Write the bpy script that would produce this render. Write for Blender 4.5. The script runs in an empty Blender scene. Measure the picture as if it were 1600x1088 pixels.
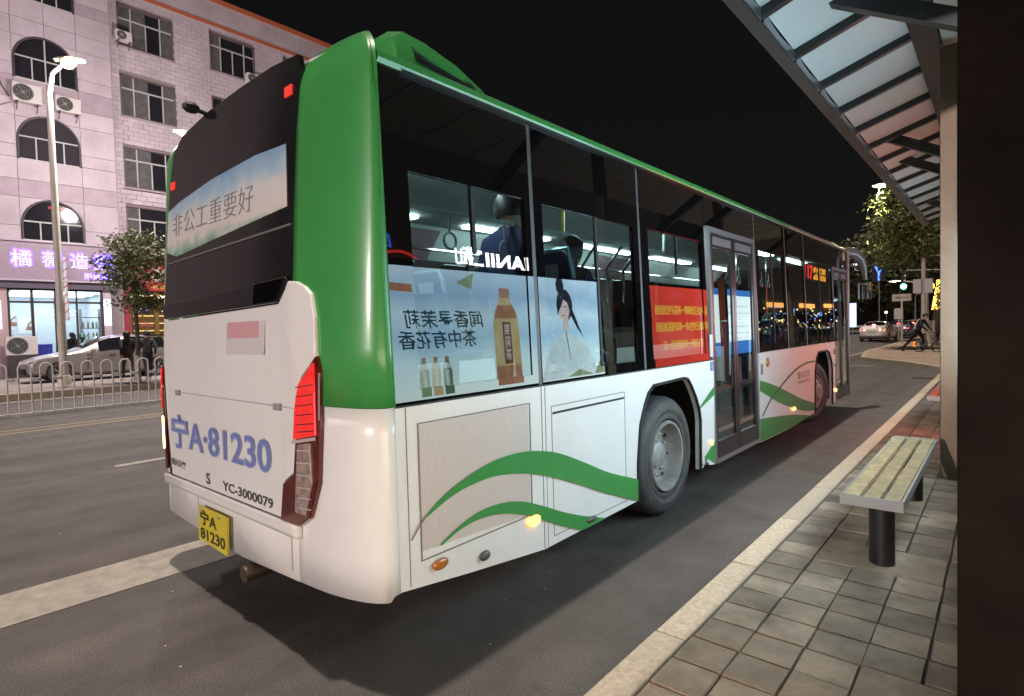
import bpy, bmesh, math, random
from mathutils import Vector, Matrix
R = math.radians
V = Vector
random.seed(7)
S = bpy.context.scene
C = S.collection

# ------------------------------------------------------------------ camera
cam_d = bpy.data.cameras.new('camera'); cam = bpy.data.objects.new('camera', cam_d); C.objects.link(cam)
yaw, pitch, roll = 0.7131, -0.0335, -0.0263
fw = Vector((-math.sin(yaw)*math.cos(pitch), math.cos(yaw)*math.cos(pitch), math.sin(pitch)))
rt = Vector((math.cos(yaw), math.sin(yaw), 0)); up = rt.cross(fw)
rt2 = rt*math.cos(roll) + up*math.sin(roll); up2 = -rt*math.sin(roll) + up*math.cos(roll)
m = Matrix((rt2, up2, -fw)).transposed().to_4x4(); m.translation = (2.068, -1.416, 1.571)
cam.matrix_world = m
cam_d.sensor_width = 36; cam_d.lens = 36*887.3/1600; cam_d.clip_start = .02; cam_d.clip_end = 2000
S.camera = cam

# ------------------------------------------------------------------ night sky, overhead street light key, exposure
w = bpy.data.worlds.new('World'); S.world = w; w.use_nodes = True
wn = w.node_tree.nodes; bg = wn['Background']
sky = wn.new('ShaderNodeTexSky'); sky.sky_type = 'NISHITA'; sky.sun_disc = False
SUN_DIR = Vector((-0.085, 0.02, 1)).normalized()          # almost straight overhead, a little from the road side
sky.sun_elevation = math.asin(SUN_DIR.z); sky.sun_rotation = math.atan2(SUN_DIR.x, SUN_DIR.y)
hsv = wn.new('ShaderNodeHueSaturation'); hsv.inputs['Saturation'].default_value = .12; w.node_tree.links.new(sky.outputs[0], hsv.inputs['Color'])
w.node_tree.links.new(hsv.outputs[0], bg.inputs['Color']); bg.inputs['Strength'].default_value = 0.0013   # city night: a near black, colourless sky
sd = bpy.data.lights.new('sun', 'SUN'); sd.energy = 3.5; sd.angle = R(1.2); sd.color = (1, .87, .76)
sun = bpy.data.objects.new('sun', sd); C.objects.link(sun); sun.rotation_euler = SUN_DIR.to_track_quat('Z', 'Y').to_euler()
S.view_settings.view_transform = 'Standard'; S.view_settings.look = 'None'
S.view_settings.exposure = 0; S.view_settings.gamma = 1
S.cycles.max_bounces = 8; S.cycles.transparent_max_bounces = 16; S.cycles.sample_clamp_indirect = 4
S.cycles.caustics_reflective = False; S.cycles.caustics_refractive = False

# ------------------------------------------------------------------ materials
MATS = {}
def M(name, col=(.5, .5, .5), rough=.5, metal=0, emit=None, es=0, coat=0, ior=1.5, var=0, scale=8, bump=0, bscale=60, rnd=0, spec=.5, obj=True, col2=None, dirt=0):
    if name in MATS: return MATS[name]
    mt = bpy.data.materials.new(name); mt.use_nodes = True; MATS[name] = mt
    nt = mt.node_tree; N = nt.nodes; L = nt.links; b = N['Principled BSDF']
    b.inputs['Base Color'].default_value = (*col, 1); b.inputs['Roughness'].default_value = rough
    b.inputs['Metallic'].default_value = metal; b.inputs['IOR'].default_value = ior
    b.inputs['Coat Weight'].default_value = coat; b.inputs['Coat Roughness'].default_value = .06
    b.inputs['Specular IOR Level'].default_value = spec
    if emit:
        b.inputs['Emission Color'].default_value = (*emit, 1); b.inputs['Emission Strength'].default_value = es
    src = None
    tc = N.new('ShaderNodeTexCoord'); crd = tc.outputs['Object']
    if rnd: crd = N.new('ShaderNodeNewGeometry').outputs['Position']
    if var:
        nz = N.new('ShaderNodeTexNoise'); nz.inputs['Scale'].default_value = scale; nz.inputs['Detail'].default_value = 6; nz.inputs['Roughness'].default_value = .65
        L.new(crd, nz.inputs['Vector'])
        mx = N.new('ShaderNodeMix'); mx.data_type = 'RGBA'
        c2 = col2 or tuple(max(0, c*(1-var)) for c in col); c1 = col if col2 else tuple(min(1, c*(1+var)) for c in col)
        rp = N.new('ShaderNodeMapRange'); rp.inputs[1].default_value = .3; rp.inputs[2].default_value = .7
        L.new(nz.outputs['Fac'], rp.inputs[0]); L.new(rp.outputs[0], mx.inputs[0])
        mx.inputs[6].default_value = (*c1, 1); mx.inputs[7].default_value = (*c2, 1)
        src = mx.outputs[2]
    if rnd:
        oi = N.new('ShaderNodeObjectInfo'); hs = N.new('ShaderNodeHueSaturation')
        mr = N.new('ShaderNodeMapRange'); mr.inputs[3].default_value = 1-rnd; mr.inputs[4].default_value = 1+rnd
        L.new(oi.outputs['Random'], mr.inputs[0]); L.new(mr.outputs[0], hs.inputs['Value'])
        if src: L.new(src, hs.inputs['Color'])
        else: hs.inputs['Color'].default_value = (*col, 1)
        src = hs.outputs[0]
    if dirt:      # thin rain streaks and road film, with their own blotchy shapes
        dm = N.new('ShaderNodeMapping'); dm.inputs['Scale'].default_value = (7, 7, .8); L.new(crd, dm.inputs[0])
        d1 = N.new('ShaderNodeTexNoise'); d1.inputs['Scale'].default_value = 3; d1.inputs['Detail'].default_value = 8; d1.inputs['Roughness'].default_value = .7; L.new(dm.outputs[0], d1.inputs['Vector'])
        dr_ = N.new('ShaderNodeMapRange'); dr_.inputs[1].default_value = .48; dr_.inputs[2].default_value = .8; dr_.inputs[4].default_value = dirt; L.new(d1.outputs['Fac'], dr_.inputs[0])
        dx = N.new('ShaderNodeMix'); dx.data_type = 'RGBA'; L.new(dr_.outputs[0], dx.inputs[0]); dx.inputs[7].default_value = (.2, .17, .14, 1)
        if src: L.new(src, dx.inputs[6])
        else: dx.inputs[6].default_value = (*col, 1)
        src = dx.outputs[2]
        rr_ = N.new('ShaderNodeMapRange'); rr_.inputs[3].default_value = rough; rr_.inputs[4].default_value = min(1, rough+.35); L.new(dr_.outputs[0], rr_.inputs[0]); L.new(rr_.outputs[0], b.inputs['Roughness'])
    if src: L.new(src, b.inputs['Base Color'])
    if bump:
        n2 = N.new('ShaderNodeTexNoise'); n2.inputs['Scale'].default_value = bscale; n2.inputs['Detail'].default_value = 4
        L.new(crd, n2.inputs['Vector'])
        bp = N.new('ShaderNodeBump'); bp.inputs['Strength'].default_value = bump; bp.inputs['Distance'].default_value = .01
        L.new(n2.outputs['Fac'], bp.inputs['Height']); L.new(bp.outputs[0], b.inputs['Normal'])
    return mt
def MGLASS(name, tint, ior=1.6, rough=.0, refl=(1, 1, 1)):
    if name in MATS: return MATS[name]
    mt = bpy.data.materials.new(name); mt.use_nodes = True; MATS[name] = mt
    nt = mt.node_tree; N = nt.nodes; L = nt.links; N.remove(N['Principled BSDF'])
    t = N.new('ShaderNodeBsdfTransparent'); t.inputs[0].default_value = (*tint, 1)
    g = N.new('ShaderNodeBsdfGlossy'); g.inputs['Roughness'].default_value = rough; g.inputs[0].default_value = (*refl, 1)
    fr = N.new('ShaderNodeFresnel'); ge = N.new('ShaderNodeNewGeometry')
    a = N.new('ShaderNodeMath'); a.operation = 'MULTIPLY_ADD'; a.inputs[1].default_value = -2; a.inputs[2].default_value = 1
    p = N.new('ShaderNodeMath'); p.operation = 'POWER'; p.inputs[0].default_value = ior
    L.new(ge.outputs['Backfacing'], a.inputs[0]); L.new(a.outputs[0], p.inputs[1]); L.new(p.outputs[0], fr.inputs['IOR'])
    mx = N.new('ShaderNodeMixShader'); L.new(fr.outputs[0], mx.inputs[0]); L.new(t.outputs[0], mx.inputs[1]); L.new(g.outputs[0], mx.inputs[2])
    L.new(mx.outputs[0], N['Material Output'].inputs[0]); return mt
def EM(name, col, s): return M(name, (.02, .02, .02), .5, emit=col, es=s)
def EMV(name, col, s, var=.3, scale=9, col2=None):
    if name in MATS: return MATS[name]
    mt = EM(name, col, s); N = mt.node_tree.nodes; L = mt.node_tree.links; nz = N.new('ShaderNodeTexNoise'); nz.inputs['Scale'].default_value = scale; nz.inputs['Detail'].default_value = 6; nz.inputs['Distortion'].default_value = .6
    L.new(N['Texture Coordinate'].outputs['Object'], nz.inputs['Vector']); mx = N.new('ShaderNodeMix'); mx.data_type = 'RGBA'; mr = N.new('ShaderNodeMapRange'); mr.inputs[1].default_value = .32; mr.inputs[2].default_value = .68
    L.new(nz.outputs['Fac'], mr.inputs[0]); L.new(mr.outputs[0], mx.inputs[0]); mx.inputs[6].default_value = (*col, 1); mx.inputs[7].default_value = (*(col2 or tuple(c*(1-var) for c in col)), 1)
    L.new(mx.outputs[2], N['Principled BSDF'].inputs['Emission Color']); return mt

asphalt = M('asphalt', (.068, .06, .055), .78, var=.28, scale=2.2, bump=.55, bscale=190)
def asphalt_extra():
    nt = asphalt.node_tree; N = nt.nodes; L = nt.links; b = N['Principled BSDF']
    old = b.inputs['Base Color'].links[0].from_socket
    tc = N['Texture Coordinate']
    sp = N.new('ShaderNodeTexNoise'); sp.inputs['Scale'].default_value = 140; sp.inputs['Detail'].default_value = 2
    L.new(tc.outputs['Object'], sp.inputs['Vector'])
    mr = N.new('ShaderNodeMapRange'); mr.inputs[1].default_value = .35; mr.inputs[2].default_value = .72; mr.inputs[3].default_value = .5; mr.inputs[4].default_value = 1.75
    L.new(sp.outputs['Fac'], mr.inputs[0])
    st = N.new('ShaderNodeTexNoise'); st.inputs['Scale'].default_value = 1; st.inputs['Detail'].default_value = 3
    mp = N.new('ShaderNodeMapping'); mp.inputs['Scale'].default_value = (1.6, .06, 1); L.new(tc.outputs['Object'], mp.inputs[0]); L.new(mp.outputs[0], st.inputs['Vector'])
    m2 = N.new('ShaderNodeMapRange'); m2.inputs[1].default_value = .3; m2.inputs[2].default_value = .7; m2.inputs[3].default_value = .62; m2.inputs[4].default_value = 1.3
    L.new(st.outputs['Fac'], m2.inputs[0])
    mu = N.new('ShaderNodeMath'); mu.operation = 'MULTIPLY'; L.new(mr.outputs[0], mu.inputs[0]); L.new(m2.outputs[0], mu.inputs[1])
    oz = N.new('ShaderNodeTexNoise'); oz.inputs['Scale'].default_value = 1.7; oz.inputs['Detail'].default_value = 7; oz.inputs['Roughness'].default_value = .62; L.new(tc.outputs['Object'], oz.inputs['Vector'])
    om = N.new('ShaderNodeMapRange'); om.inputs[1].default_value = .56; om.inputs[2].default_value = .70; om.inputs[3].default_value = 1; om.inputs[4].default_value = .62; L.new(oz.outputs['Fac'], om.inputs[0])
    m3 = N.new('ShaderNodeMath'); m3.operation = 'MULTIPLY'; L.new(mu.outputs[0], m3.inputs[0]); L.new(om.outputs[0], m3.inputs[1]); mu = m3
    hs = N.new('ShaderNodeHueSaturation'); L.new(old, hs.inputs['Color']); L.new(mu.outputs[0], hs.inputs['Value']); L.new(hs.outputs[0], b.inputs['Base Color'])
asphalt_extra()
paint_line = M('road_paint', (.33, .295, .25), .7, var=.3, scale=9, bump=.3, bscale=150, col2=(.19, .17, .145))
paint_yel = M('road_paint_yellow', (.22, .165, .075), .7, var=.3, scale=7)
granite = M('granite', (.35, .295, .225), .75, var=.25, scale=40, bump=.4, bscale=120, rnd=.12)
tile_m = M('paving_tile', (.33, .24, .175), .75, var=.42, scale=3.5, bump=.5, bscale=70, rnd=.26)
mortar = M('paving_joint', (.075, .062, .052), .9, var=.3, scale=20)
patch_m = M('cement_patch', (.36, .26, .185), .8, var=.25, scale=9, bump=.4, bscale=60)
wood = M('weathered_wood', (.345, .23, .12), .7, var=.35, scale=14, bump=.35, bscale=80, rnd=.1)
wood_red = M('red_brown_wood', (.42, .2, .12), .65, var=.3, scale=14, rnd=.1)
black_met = M('black_metal', (.012, .012, .013), .42, var=.3, scale=20)
dark_met = M('dark_grey_metal', (.055, .058, .06), .4, metal=.5)
brown_panel = M('dark_brown_panel', (.0075, .005, .0042), .85, spec=.06, var=.45, scale=3.2, bump=.1, bscale=30)
steel = M('stainless_steel', (.135, .10, .07), .48, metal=.75, var=.12, scale=5, bump=.03, bscale=200)
chrome = M('chrome', (.7, .7, .7), .12, metal=1)
alu = M('aluminium', (.55, .55, .56), .35, metal=.9)
busw = M('bus_white_paint', (.78, .765, .76), .3, coat=.35, var=.04, scale=2.2, dirt=.06)
busgrille = M('bus_louvre_paint', (.62, .55, .53), .45, coat=.1)
busg = M('bus_green_paint', (.04, .27, .06), .36, coat=.5, var=.06, scale=2, dirt=.12); busg.node_tree.nodes['Principled BSDF'].inputs['Coat Roughness'].default_value = .16
blackg = M('black_gloss', (.003, .003, .0035), .012, ior=1.48)
blackm = M('black_matt', (.009, .009, .009), .6)
rubber = M('tyre_rubber', (.055, .055, .055), .62, var=.35, scale=10, bump=.25, bscale=60)
rim_m = M('wheel_rim', (.30, .29, .28), .45, metal=.15, dirt=.5, var=.3, scale=9)
busglass = MGLASS('bus_window_glass', (.60, .67, .67), 1.34)
doorglass = MGLASS('bus_door_glass', (.68, .74, .74), 1.33)
shopglass = MGLASS('shop_glass', (.9, .93, .95), 1.45)
frosted = bpy.data.materials.new('frosted_glass'); frosted.use_nodes = True
def _fr():
    N = frosted.node_tree.nodes; L = frosted.node_tree.links; N.remove(N['Principled BSDF'])
    d = N.new('ShaderNodeBsdfDiffuse'); d.inputs[0].default_value = (.66, .74, .74, 1)
    t = N.new('ShaderNodeBsdfTranslucent'); t.inputs[0].default_value = (.5, .55, .55, 1)
    g = N.new('ShaderNodeBsdfGlossy'); g.inputs['Roughness'].default_value = .25
    a = N.new('ShaderNodeMixShader'); a.inputs[0].default_value = .12; L.new(d.outputs[0], a.inputs[1]); L.new(t.outputs[0], a.inputs[2])
    b = N.new('ShaderNodeMixShader'); b.inputs[0].default_value = .05; L.new(a.outputs[0], b.inputs[1]); L.new(g.outputs[0], b.inputs[2])
    L.new(b.outputs[0], N['Material Output'].inputs[0])
_fr()
pink_stone = M('pink_stone_cladding', (.52, .435, .50), .65, var=.16, scale=.9, rnd=.07, dirt=.22)
pink_dark = M('pink_band_cladding', (.42, .33, .39), .65, var=.12, scale=2, rnd=.06)
brick_m = M('painted_brick', (.55, .46, .525), .8, var=.15, scale=.8, rnd=.07, dirt=.2, bump=.2, bscale=40)
joint_m = M('wall_joint', (.29, .23, .25), .9)
red_trim = M('red_trim', (.5, .13, .06), .6)
frame_w = M('window_frame_white', (.5, .47, .48), .45)
frame_d = M('window_frame_dark', (.06, .05, .055), .5)
darkpane = M('dark_window_pane', (.02, .02, .026), .06, ior=1.5)
curtain_m = M('grey_curtain', (.1, .095, .1), .8, var=.3, scale=4)
ac_w = M('ac_unit_white', (.62, .57, .57), .5)
bark = M('bark', (.09, .065, .05), .9, var=.4, scale=18, bump=.6, bscale=40)
whitewash = M('whitewashed_bark', (.5, .45, .38), .9, var=.35, scale=12, bump=.6, bscale=40)
leaf_a = M('leaf_olive', (.085, .095, .04), .55, var=.45, scale=1.5)
leaf_b = M('leaf_green', (.10, .125, .03), .55, var=.45, scale=.7)
skin = M('skin', (.45, .28, .2), .55)
hair = M('black_hair', (.01, .009, .009), .5)
cloth_k = M('black_cloth', (.014, .013, .015), .8, var=.3, scale=9)
cloth_n = M('navy_cloth', (.02, .028, .1), .8)
cloth_g = M('grey_cloth', (.12, .11, .11), .8)
white_shoe = M('white_shoe', (.6, .56, .54), .6)
reflw = M('reflective_white', (.75, .75, .72), .4)

# ------------------------------------------------------------------ mesh helpers (all shapes are given in metres in the street's own frame)
class MB:
    def __init__(s): s.v = []; s.f = []; s.m = []
    def add(s, vs, fs, mi=0):
        k = len(s.v); s.v += [tuple(p) for p in vs]; s.f += [tuple(i+k for i in f) for f in fs]; s.m += [mi]*len(fs); return s
    def box(s, x0, x1, y0, y1, z0, z1, mi=0):
        x0, x1 = sorted((x0, x1)); y0, y1 = sorted((y0, y1)); z0, z1 = sorted((z0, z1))
        return s.add([(x0,y0,z0),(x1,y0,z0),(x1,y1,z0),(x0,y1,z0),(x0,y0,z1),(x1,y0,z1),(x1,y1,z1),(x0,y1,z1)],
                     [(0,3,2,1),(4,5,6,7),(0,1,5,4),(1,2,6,5),(2,3,7,6),(3,0,4,7)], mi)
    def bar(s, a, b, wd, ht, mi=0, upv=(0, 0, 1)):
        a = Vector(a); b = Vector(b); d = (b-a).normalized(); u = d.cross(Vector(upv))
        if u.length < 1e-4: u = d.cross(Vector((1, 0, 0)))
        u.normalize(); v = u.cross(d); u *= wd/2; v *= ht/2
        return s.add([a-u-v, a+u-v, a+u+v, a-u+v, b-u-v, b+u-v, b+u+v, b-u+v], [(0,1,2,3),(7,6,5,4),(0,4,5,1),(1,5,6,2),(2,6,7,3),(3,7,4,0)], mi)
    def prism(s, pts, ex, mi=0, side=None):
        n = len(pts); P = [Vector(p) for p in pts]; e = Vector(ex)
        s.add(P, [tuple(range(n))], mi); s.add([p+e for p in P], [tuple(reversed(range(n)))], mi)
        s.add(P+[p+e for p in P], [(i, i+n, (i+1) % n+n, (i+1) % n) for i in range(n)], mi if side is None else side); return s
    def tube(s, path, r, n=8, mi=0, cap=True):
        P = [Vector(p) for p in path]; rr = r if isinstance(r, (list, tuple)) else [r]*len(P)
        rows = []; prev = None
        for i, p in enumerate(P):
            d = (P[min(i+1, len(P)-1)]-P[max(i-1, 0)]).normalized()
            if prev is None: a = d.orthogonal().normalized()
            else:
                a = prev-d*prev.dot(d); a = a.normalized() if a.length > 1e-5 else d.orthogonal().normalized()
            prev = a; b = d.cross(a)
            rows.append([p+(a*math.cos(t)+b*math.sin(t))*rr[i] for t in [2*math.pi*k/n for k in range(n)]])
        k = len(P); vs = [q for row in rows for q in row]
        fs = [(i*n+j, i*n+(j+1) % n, (i+1)*n+(j+1) % n, (i+1)*n+j) for i in range(k-1) for j in range(n)]
        if cap: fs += [tuple(reversed(range(n))), tuple(range((k-1)*n, k*n))]
        return s.add(vs, fs, mi)
    def lathe(s, prof, o, axis, n=24, mi=0, closed=False, cap=True):
        o = Vector(o); d = Vector(axis).normalized(); a = d.orthogonal().normalized(); b = d.cross(a)
        vs = [o+d*h+(a*math.cos(2*math.pi*k/n)+b*math.sin(2*math.pi*k/n))*r for r, h in prof for k in range(n)]
        fs = []
        L = len(prof)
        for i in range(L if closed else L-1):
            i2 = (i+1) % L
            for k in range(n): fs.append((i*n+k, i*n+(k+1) % n, i2*n+(k+1) % n, i2*n+k))
        if not closed and cap:
            if prof[0][0] > 1e-4: fs.append(tuple(reversed(range(n))))
            if prof[-1][0] > 1e-4: fs.append(tuple(range((L-1)*n, L*n)))
        return s.add(vs, fs, mi)
    def grid(s, rows, mi=0):
        n = len(rows[0]); vs = [p for r in rows for p in r]
        return s.add(vs, [(i*n+j, i*n+j+1, (i+1)*n+j+1, (i+1)*n+j) for i in range(len(rows)-1) for j in range(n-1)], mi)
    def ball(s, c, r, n=10, mi=0):
        c = Vector(c); r = Vector(r) if not isinstance(r, (int, float)) else Vector((r, r, r))
        k = max(4, n//2+1)
        rows = [[c+Vector((math.sin(a)*math.cos(t)*r.x, math.sin(a)*math.sin(t)*r.y, math.cos(a)*r.z)) for t in [2*math.pi*j/n for j in range(n)]] for a in [math.pi*i/k for i in range(k+1)]]
        vs = [q for row in rows for q in row]
        return s.add(vs, [(i*n+j, (i+1)*n+j, (i+1)*n+(j+1) % n, i*n+(j+1) % n) for i in range(k) for j in range(n)], mi)
    def mesh(s, name, mats, smooth=False, clean=False):
        me = bpy.data.meshes.new(name); me.from_pydata(s.v, [], s.f)
        for mt in (mats if isinstance(mats, (list, tuple)) else [mats]): me.materials.append(mt)
        if any(s.m): me.polygons.foreach_set('material_index', s.m)
        bm = bmesh.new(); bm.from_mesh(me)
        bmesh.ops.remove_doubles(bm, verts=bm.verts, dist=1e-5)
        if len(bm.faces): bmesh.ops.recalc_face_normals(bm, faces=bm.faces)
        bm.to_mesh(me); bm.free()
        if smooth:
            me.polygons.foreach_set('use_smooth', [True]*len(me.polygons)); me.set_sharp_from_angle(angle=R(38))
        me.update(); return me
    def build(s, name, mats, parent=None, smooth=False, bevel=0, thick=0):
        o = bpy.data.objects.new(name, s.mesh(name, mats, smooth)); C.objects.link(o)
        if parent: adopt(o, parent)
        if thick:
            md = o.modifiers.new('thick', 'SOLIDIFY'); md.thickness = thick; md.offset = -1
        if bevel:
            b = o.modifiers.new('bevel', 'BEVEL'); b.width = bevel; b.segments = 2; b.limit_method = 'ANGLE'; b.angle_limit = R(40)
        return o
def world_loc(p):
    v = p.location.copy()
    return v
ORI = {}
def adopt(o, parent):
    o.parent = parent
    o.matrix_parent_inverse = Matrix.Translation(-ORI.get(parent.name, Vector((0, 0, 0)))) if parent.type == 'EMPTY' else Matrix.Identity(4)
def tag(o, label=None, cat=None, group=None, kind=None):
    if label: o['label'] = label
    if cat: o['category'] = cat
    if group: o['group'] = group
    if kind: o['kind'] = kind
    return o
def thing(name, label, cat, loc=(0, 0, 0), group=None):
    o = bpy.data.objects.new(name, None); C.objects.link(o); o.location = loc; o.empty_display_size = .2
    ORI[o.name] = Vector(loc); return tag(o, label, cat, group)
def copy_tree(o, parent=None):
    c = o.copy(); C.objects.link(c)
    if o.name in ORI: ORI[c.name] = ORI[o.name].copy()
    if parent: c.parent = parent
    for ch in o.children: copy_tree(ch, c)
    return c
FX = (Vector((0, 1, 0)), Vector((0, 0, 1)))      # a face that looks to +X
FY = (Vector((1, 0, 0)), Vector((0, 0, 1)))      # a face that looks to -Y
FM = (Vector((0, -1, 0)), Vector((0, 0, 1)))     # a face that looks to -X
FF = (Vector((-1, 0, 0)), Vector((0, 0, 1)))     # a face that looks to +Y
def flat(name, pts, o, fr, depth, mat, parent=None, bevel=0):
    u, v = fr; n = u.cross(v); o = Vector(o)
    return MB().prism([o+u*a+v*b for a, b in pts], n*depth).build(name, mat, parent, bevel=bevel)
_tc = {}
def text_mesh(body, bold):
    key = (body, bold)
    if key in _tc: return _tc[key]
    cu = bpy.data.curves.new('lettering', 'FONT'); cu.body = body; cu.offset = bold; cu.resolution_u = 3; cu.align_x = 'LEFT'
    t = bpy.data.objects.new('lettering', cu); C.objects.link(t)
    bpy.context.view_layer.update(); dg = bpy.context.evaluated_depsgraph_get()
    me = bpy.data.meshes.new_from_object(t.evaluated_get(dg))
    vs = [v.co.copy() for v in me.vertices]; fs = [tuple(p.vertices) for p in me.polygons]
    bpy.data.objects.remove(t); bpy.data.meshes.remove(me)
    x0 = min(v.x for v in vs); x1 = max(v.x for v in vs); y0 = min(v.y for v in vs); y1 = max(v.y for v in vs)
    _tc[key] = ([((v.x-x0)/(x1-x0), (v.y-y0)/(y1-y0)) for v in vs], fs)
    return _tc[key]
def text(name, body, o, fr, wd, ht, mat, parent=None, lift=.004, bold=0, skew=0):
    vs, fs = text_mesh(body, bold); u, v = fr; n = u.cross(v); o = Vector(o)
    me = bpy.data.meshes.new(name); me.from_pydata([tuple(o+u*(a*wd+skew*b*ht)+v*(b*ht)+n*lift) for a, b in vs], [], fs); me.materials.append(mat)
    ob = bpy.data.objects.new(name, me); C.objects.link(ob)
    if parent: adopt(ob, parent)
    return ob

# ------------------------------------------------------------------ ground, road, markings, pavements
def struct(o): o['kind'] = 'structure'; return o
road = struct(MB().add([(-500, -500, 0), (500, -500, 0), (500, 900, 0), (-500, 900, 0)], [(0, 1, 2, 3)]).build('road', asphalt))
def marking(name, x0, x1, y0, y1, mat=paint_line, z=.004):
    return struct(MB().box(x0, x1, y0, y1, z-.003, z).build(name, mat))
marking('wide_lane_line', -2.63, -2.09, -30, 19)
for y in (-17.2, -8.3, .62, 9.5, 18.4, 27.3): marking('lane_dash', -6.3, -6.16, y, y+4.2)
marking('yellow_line', -11.28, -11.16, -40, 120, paint_yel); marking('yellow_line', -10.86, -10.74, -40, 120, paint_yel)
marking('edge_line', -3.05, -2.9, 26, 120)
marking('edge_line', -2.7, -1.2, 20.9, 21.15)
seal = M('crack_sealant', (.035, .03, .028), .6)
k = MB()
for i in range(46):
    y = -3.2+i*.21+random.uniform(-.03, .03); k.box(-10.35+random.uniform(-.03, .03), -9.55+random.uniform(-.08, .08), y, y+.028, .001, .0035)
k.box(-10.36, -10.33, -4, 7, .001, .0032)
tag(k.build('crack_sealing', seal), 'dark sealed joint marks across the worn asphalt beside the yellow lines', 'road repair', kind='stuff')
rc = random.Random(12)
def crack(pts, name='road_crack'):
    k = MB(); P = [V((*p, .0042)) for p in pts]; Q = []
    for a, b in zip(P, P[1:]):
        for t in range(8): Q.append(a.lerp(b, t/8)+V((rc.uniform(-.03, .03), rc.uniform(-.03, .03), 0)))
    for a, b in zip(Q, Q[1:]):
        d = (b-a).normalized(); n = V((-d.y, d.x, 0))*rc.uniform(.003, .008); k.add([a-n, a+n, b+n, b-n], [(0, 1, 2, 3)])
    return struct(k.build(name, seal))
crack([(-8.2, -.6), (-7.6, 1.9), (-7.9, 4.0)])
# leaves, grit and pale specks lying on road and paving
k = MB()
for i in range(420):
    x = random.uniform(-9, 1.9); y = random.uniform(-1.2, 14); z = .134 if x > .98 else .004
    if .8 < x < .99: continue
    r = random.uniform(.004, .012) if x < .9 else random.uniform(.003, .008); a = random.uniform(0, 6.3)
    k.add([(x+r*math.cos(a+t), y+r*.6*math.sin(a+t), z+.002*(j % 2)) for j, t in enumerate((0, 1.6, 3.1, 4.7))], [(0, 1, 2, 3)])
tag(k.build('grit', M('pale_grit', (.4, .34, .25), .8)), 'scattered grit and dry leaf specks on the road and paving', 'grit', kind='stuff')

# near pavement with single tiles, kerb stones and cement patches
pave = struct(MB().box(.97, 9, -12, 19.9, -.1, .117).build('pavement', mortar))
tm = MB().box(-.101, .101, -.0985, .0985, -.012, .012).mesh('paving_tile', tile_m)
far_t = MB(); cnt = 0
cols = [1.091+.212*i for i in range(6)]
rows = [.212*j+.0 for j in range(1, 90)]
patches = [(1.625, 2.2, .5, 1.372), (1.30, 1.73, 2.28, 2.72), (1.36, 1.66, 3.92, 4.3)]
gone = {}
for yy in rows:
    y = yy-.106+.0
    for i, x in enumerate(cols):
        hit = [q for q, (a, b, c, d) in enumerate(patches) if a < x < b and c < y < d]
        if hit: gone.setdefault(hit[0], []).append((x, y)); continue
        if cnt < 296 and y > .25:
            o = bpy.data.objects.new('paving_tile', tm); C.objects.link(o)
            o.location = (x+random.uniform(-.003, .003), y+random.uniform(-.003, .003), .119+random.uniform(-.004, .004)); o.rotation_euler = (random.uniform(-.014, .014), random.uniform(-.014, .014), random.uniform(-.016, .016))
            o.parent = pave; cnt += 1
        else: far_t.box(x-.102, x+.102, y-.102, y+.102, .112, .131+random.uniform(-.003, .003))
ft = far_t.build('distant_paving_tiles', tile_m, pave); ft['kind'] = 'stuff'
MB().box(2.27, 8.9, -11, 19.8, .113, .131).build('paved_area', tile_m, pave)
for q, L in gone.items():
    MB().box(min(p[0] for p in L)-.1, max(p[0] for p in L)+.1, min(p[1] for p in L)-.103, max(p[1] for p in L)+.103, .112, .1335).build('cement_patch', patch_m, pave, bevel=.004)
def kerb_line(pts, wd, z0, z1, mat, parent, step=1.0):
    for (xa, ya), (xb, yb) in zip(pts, pts[1:]):
        a = Vector((xa, ya, 0)); b = Vector((xb, yb, 0)); L = (b-a).length; n = max(1, round(L/step)); d = (b-a)/n
        for i in range(n):
            p = a+d*i+d.normalized()*.004; q = a+d*(i+1)-d.normalized()*.004; s = Vector((d.y, -d.x, 0)).normalized()*wd
            MB().prism([(*p.xy, z0), (*q.xy, z0), (*(q+s).xy, z0), (*(p+s).xy, z0)], (0, 0, z1-z0+random.uniform(-.003, .003))).build('kerb_stone', mat, parent, bevel=.006)
kerb_line([(.83, -2), (.83, 17)], .143, -.05, .131, granite, pave)
# the bay's end: the pavement swings out to the kerb of the main lane
isl = [(.83, 17), (.72, 19.2), (-.3, 21.4), (-2.1, 24.0), (-2.75, 29), (-2.9, 60), (-3, 160), (12, 160), (12, 17)]
plaza = struct(MB().prism([(x+.1, y+.08, -.05) for x, y in isl], (0, 0, .178)).build('far_pavement', tile_m))
kerb_line(isl[:7], .16, -.05, .135, granite, plaza, 1.4)
dr = tag(MB().box(.28, .7, 16.6, 17.0, .001, .012).build('drain_grate', M('iron', (.05, .045, .04), .6, metal=.6)), 'dark iron drain grate in the road at the end of the bus bay', 'drain')
for i in range(6): MB().box(.31+i*.064, .335+i*.064, 16.63, 16.97, .012, .018).build('grate_bar', black_met, dr)
# opposite pavement
opp = struct(MB().box(-60, -17.85, -40, 160, -.1, .2).build('opposite_pavement', M('opposite_paving', (.2, .17, .165), .8, var=.25, scale=3)))
for i in range(30): MB().box(-17.85, -17.68, -6+i*1.0+.004, -5-.004+i*1.0, -.05, .205).build('kerb_stone', granite, opp, bevel=.01)
marking('gutter_strip', -17.66, -17.3, -40, 60, M('gutter_concrete', (.25, .22, .2), .8, var=.2))

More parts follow.
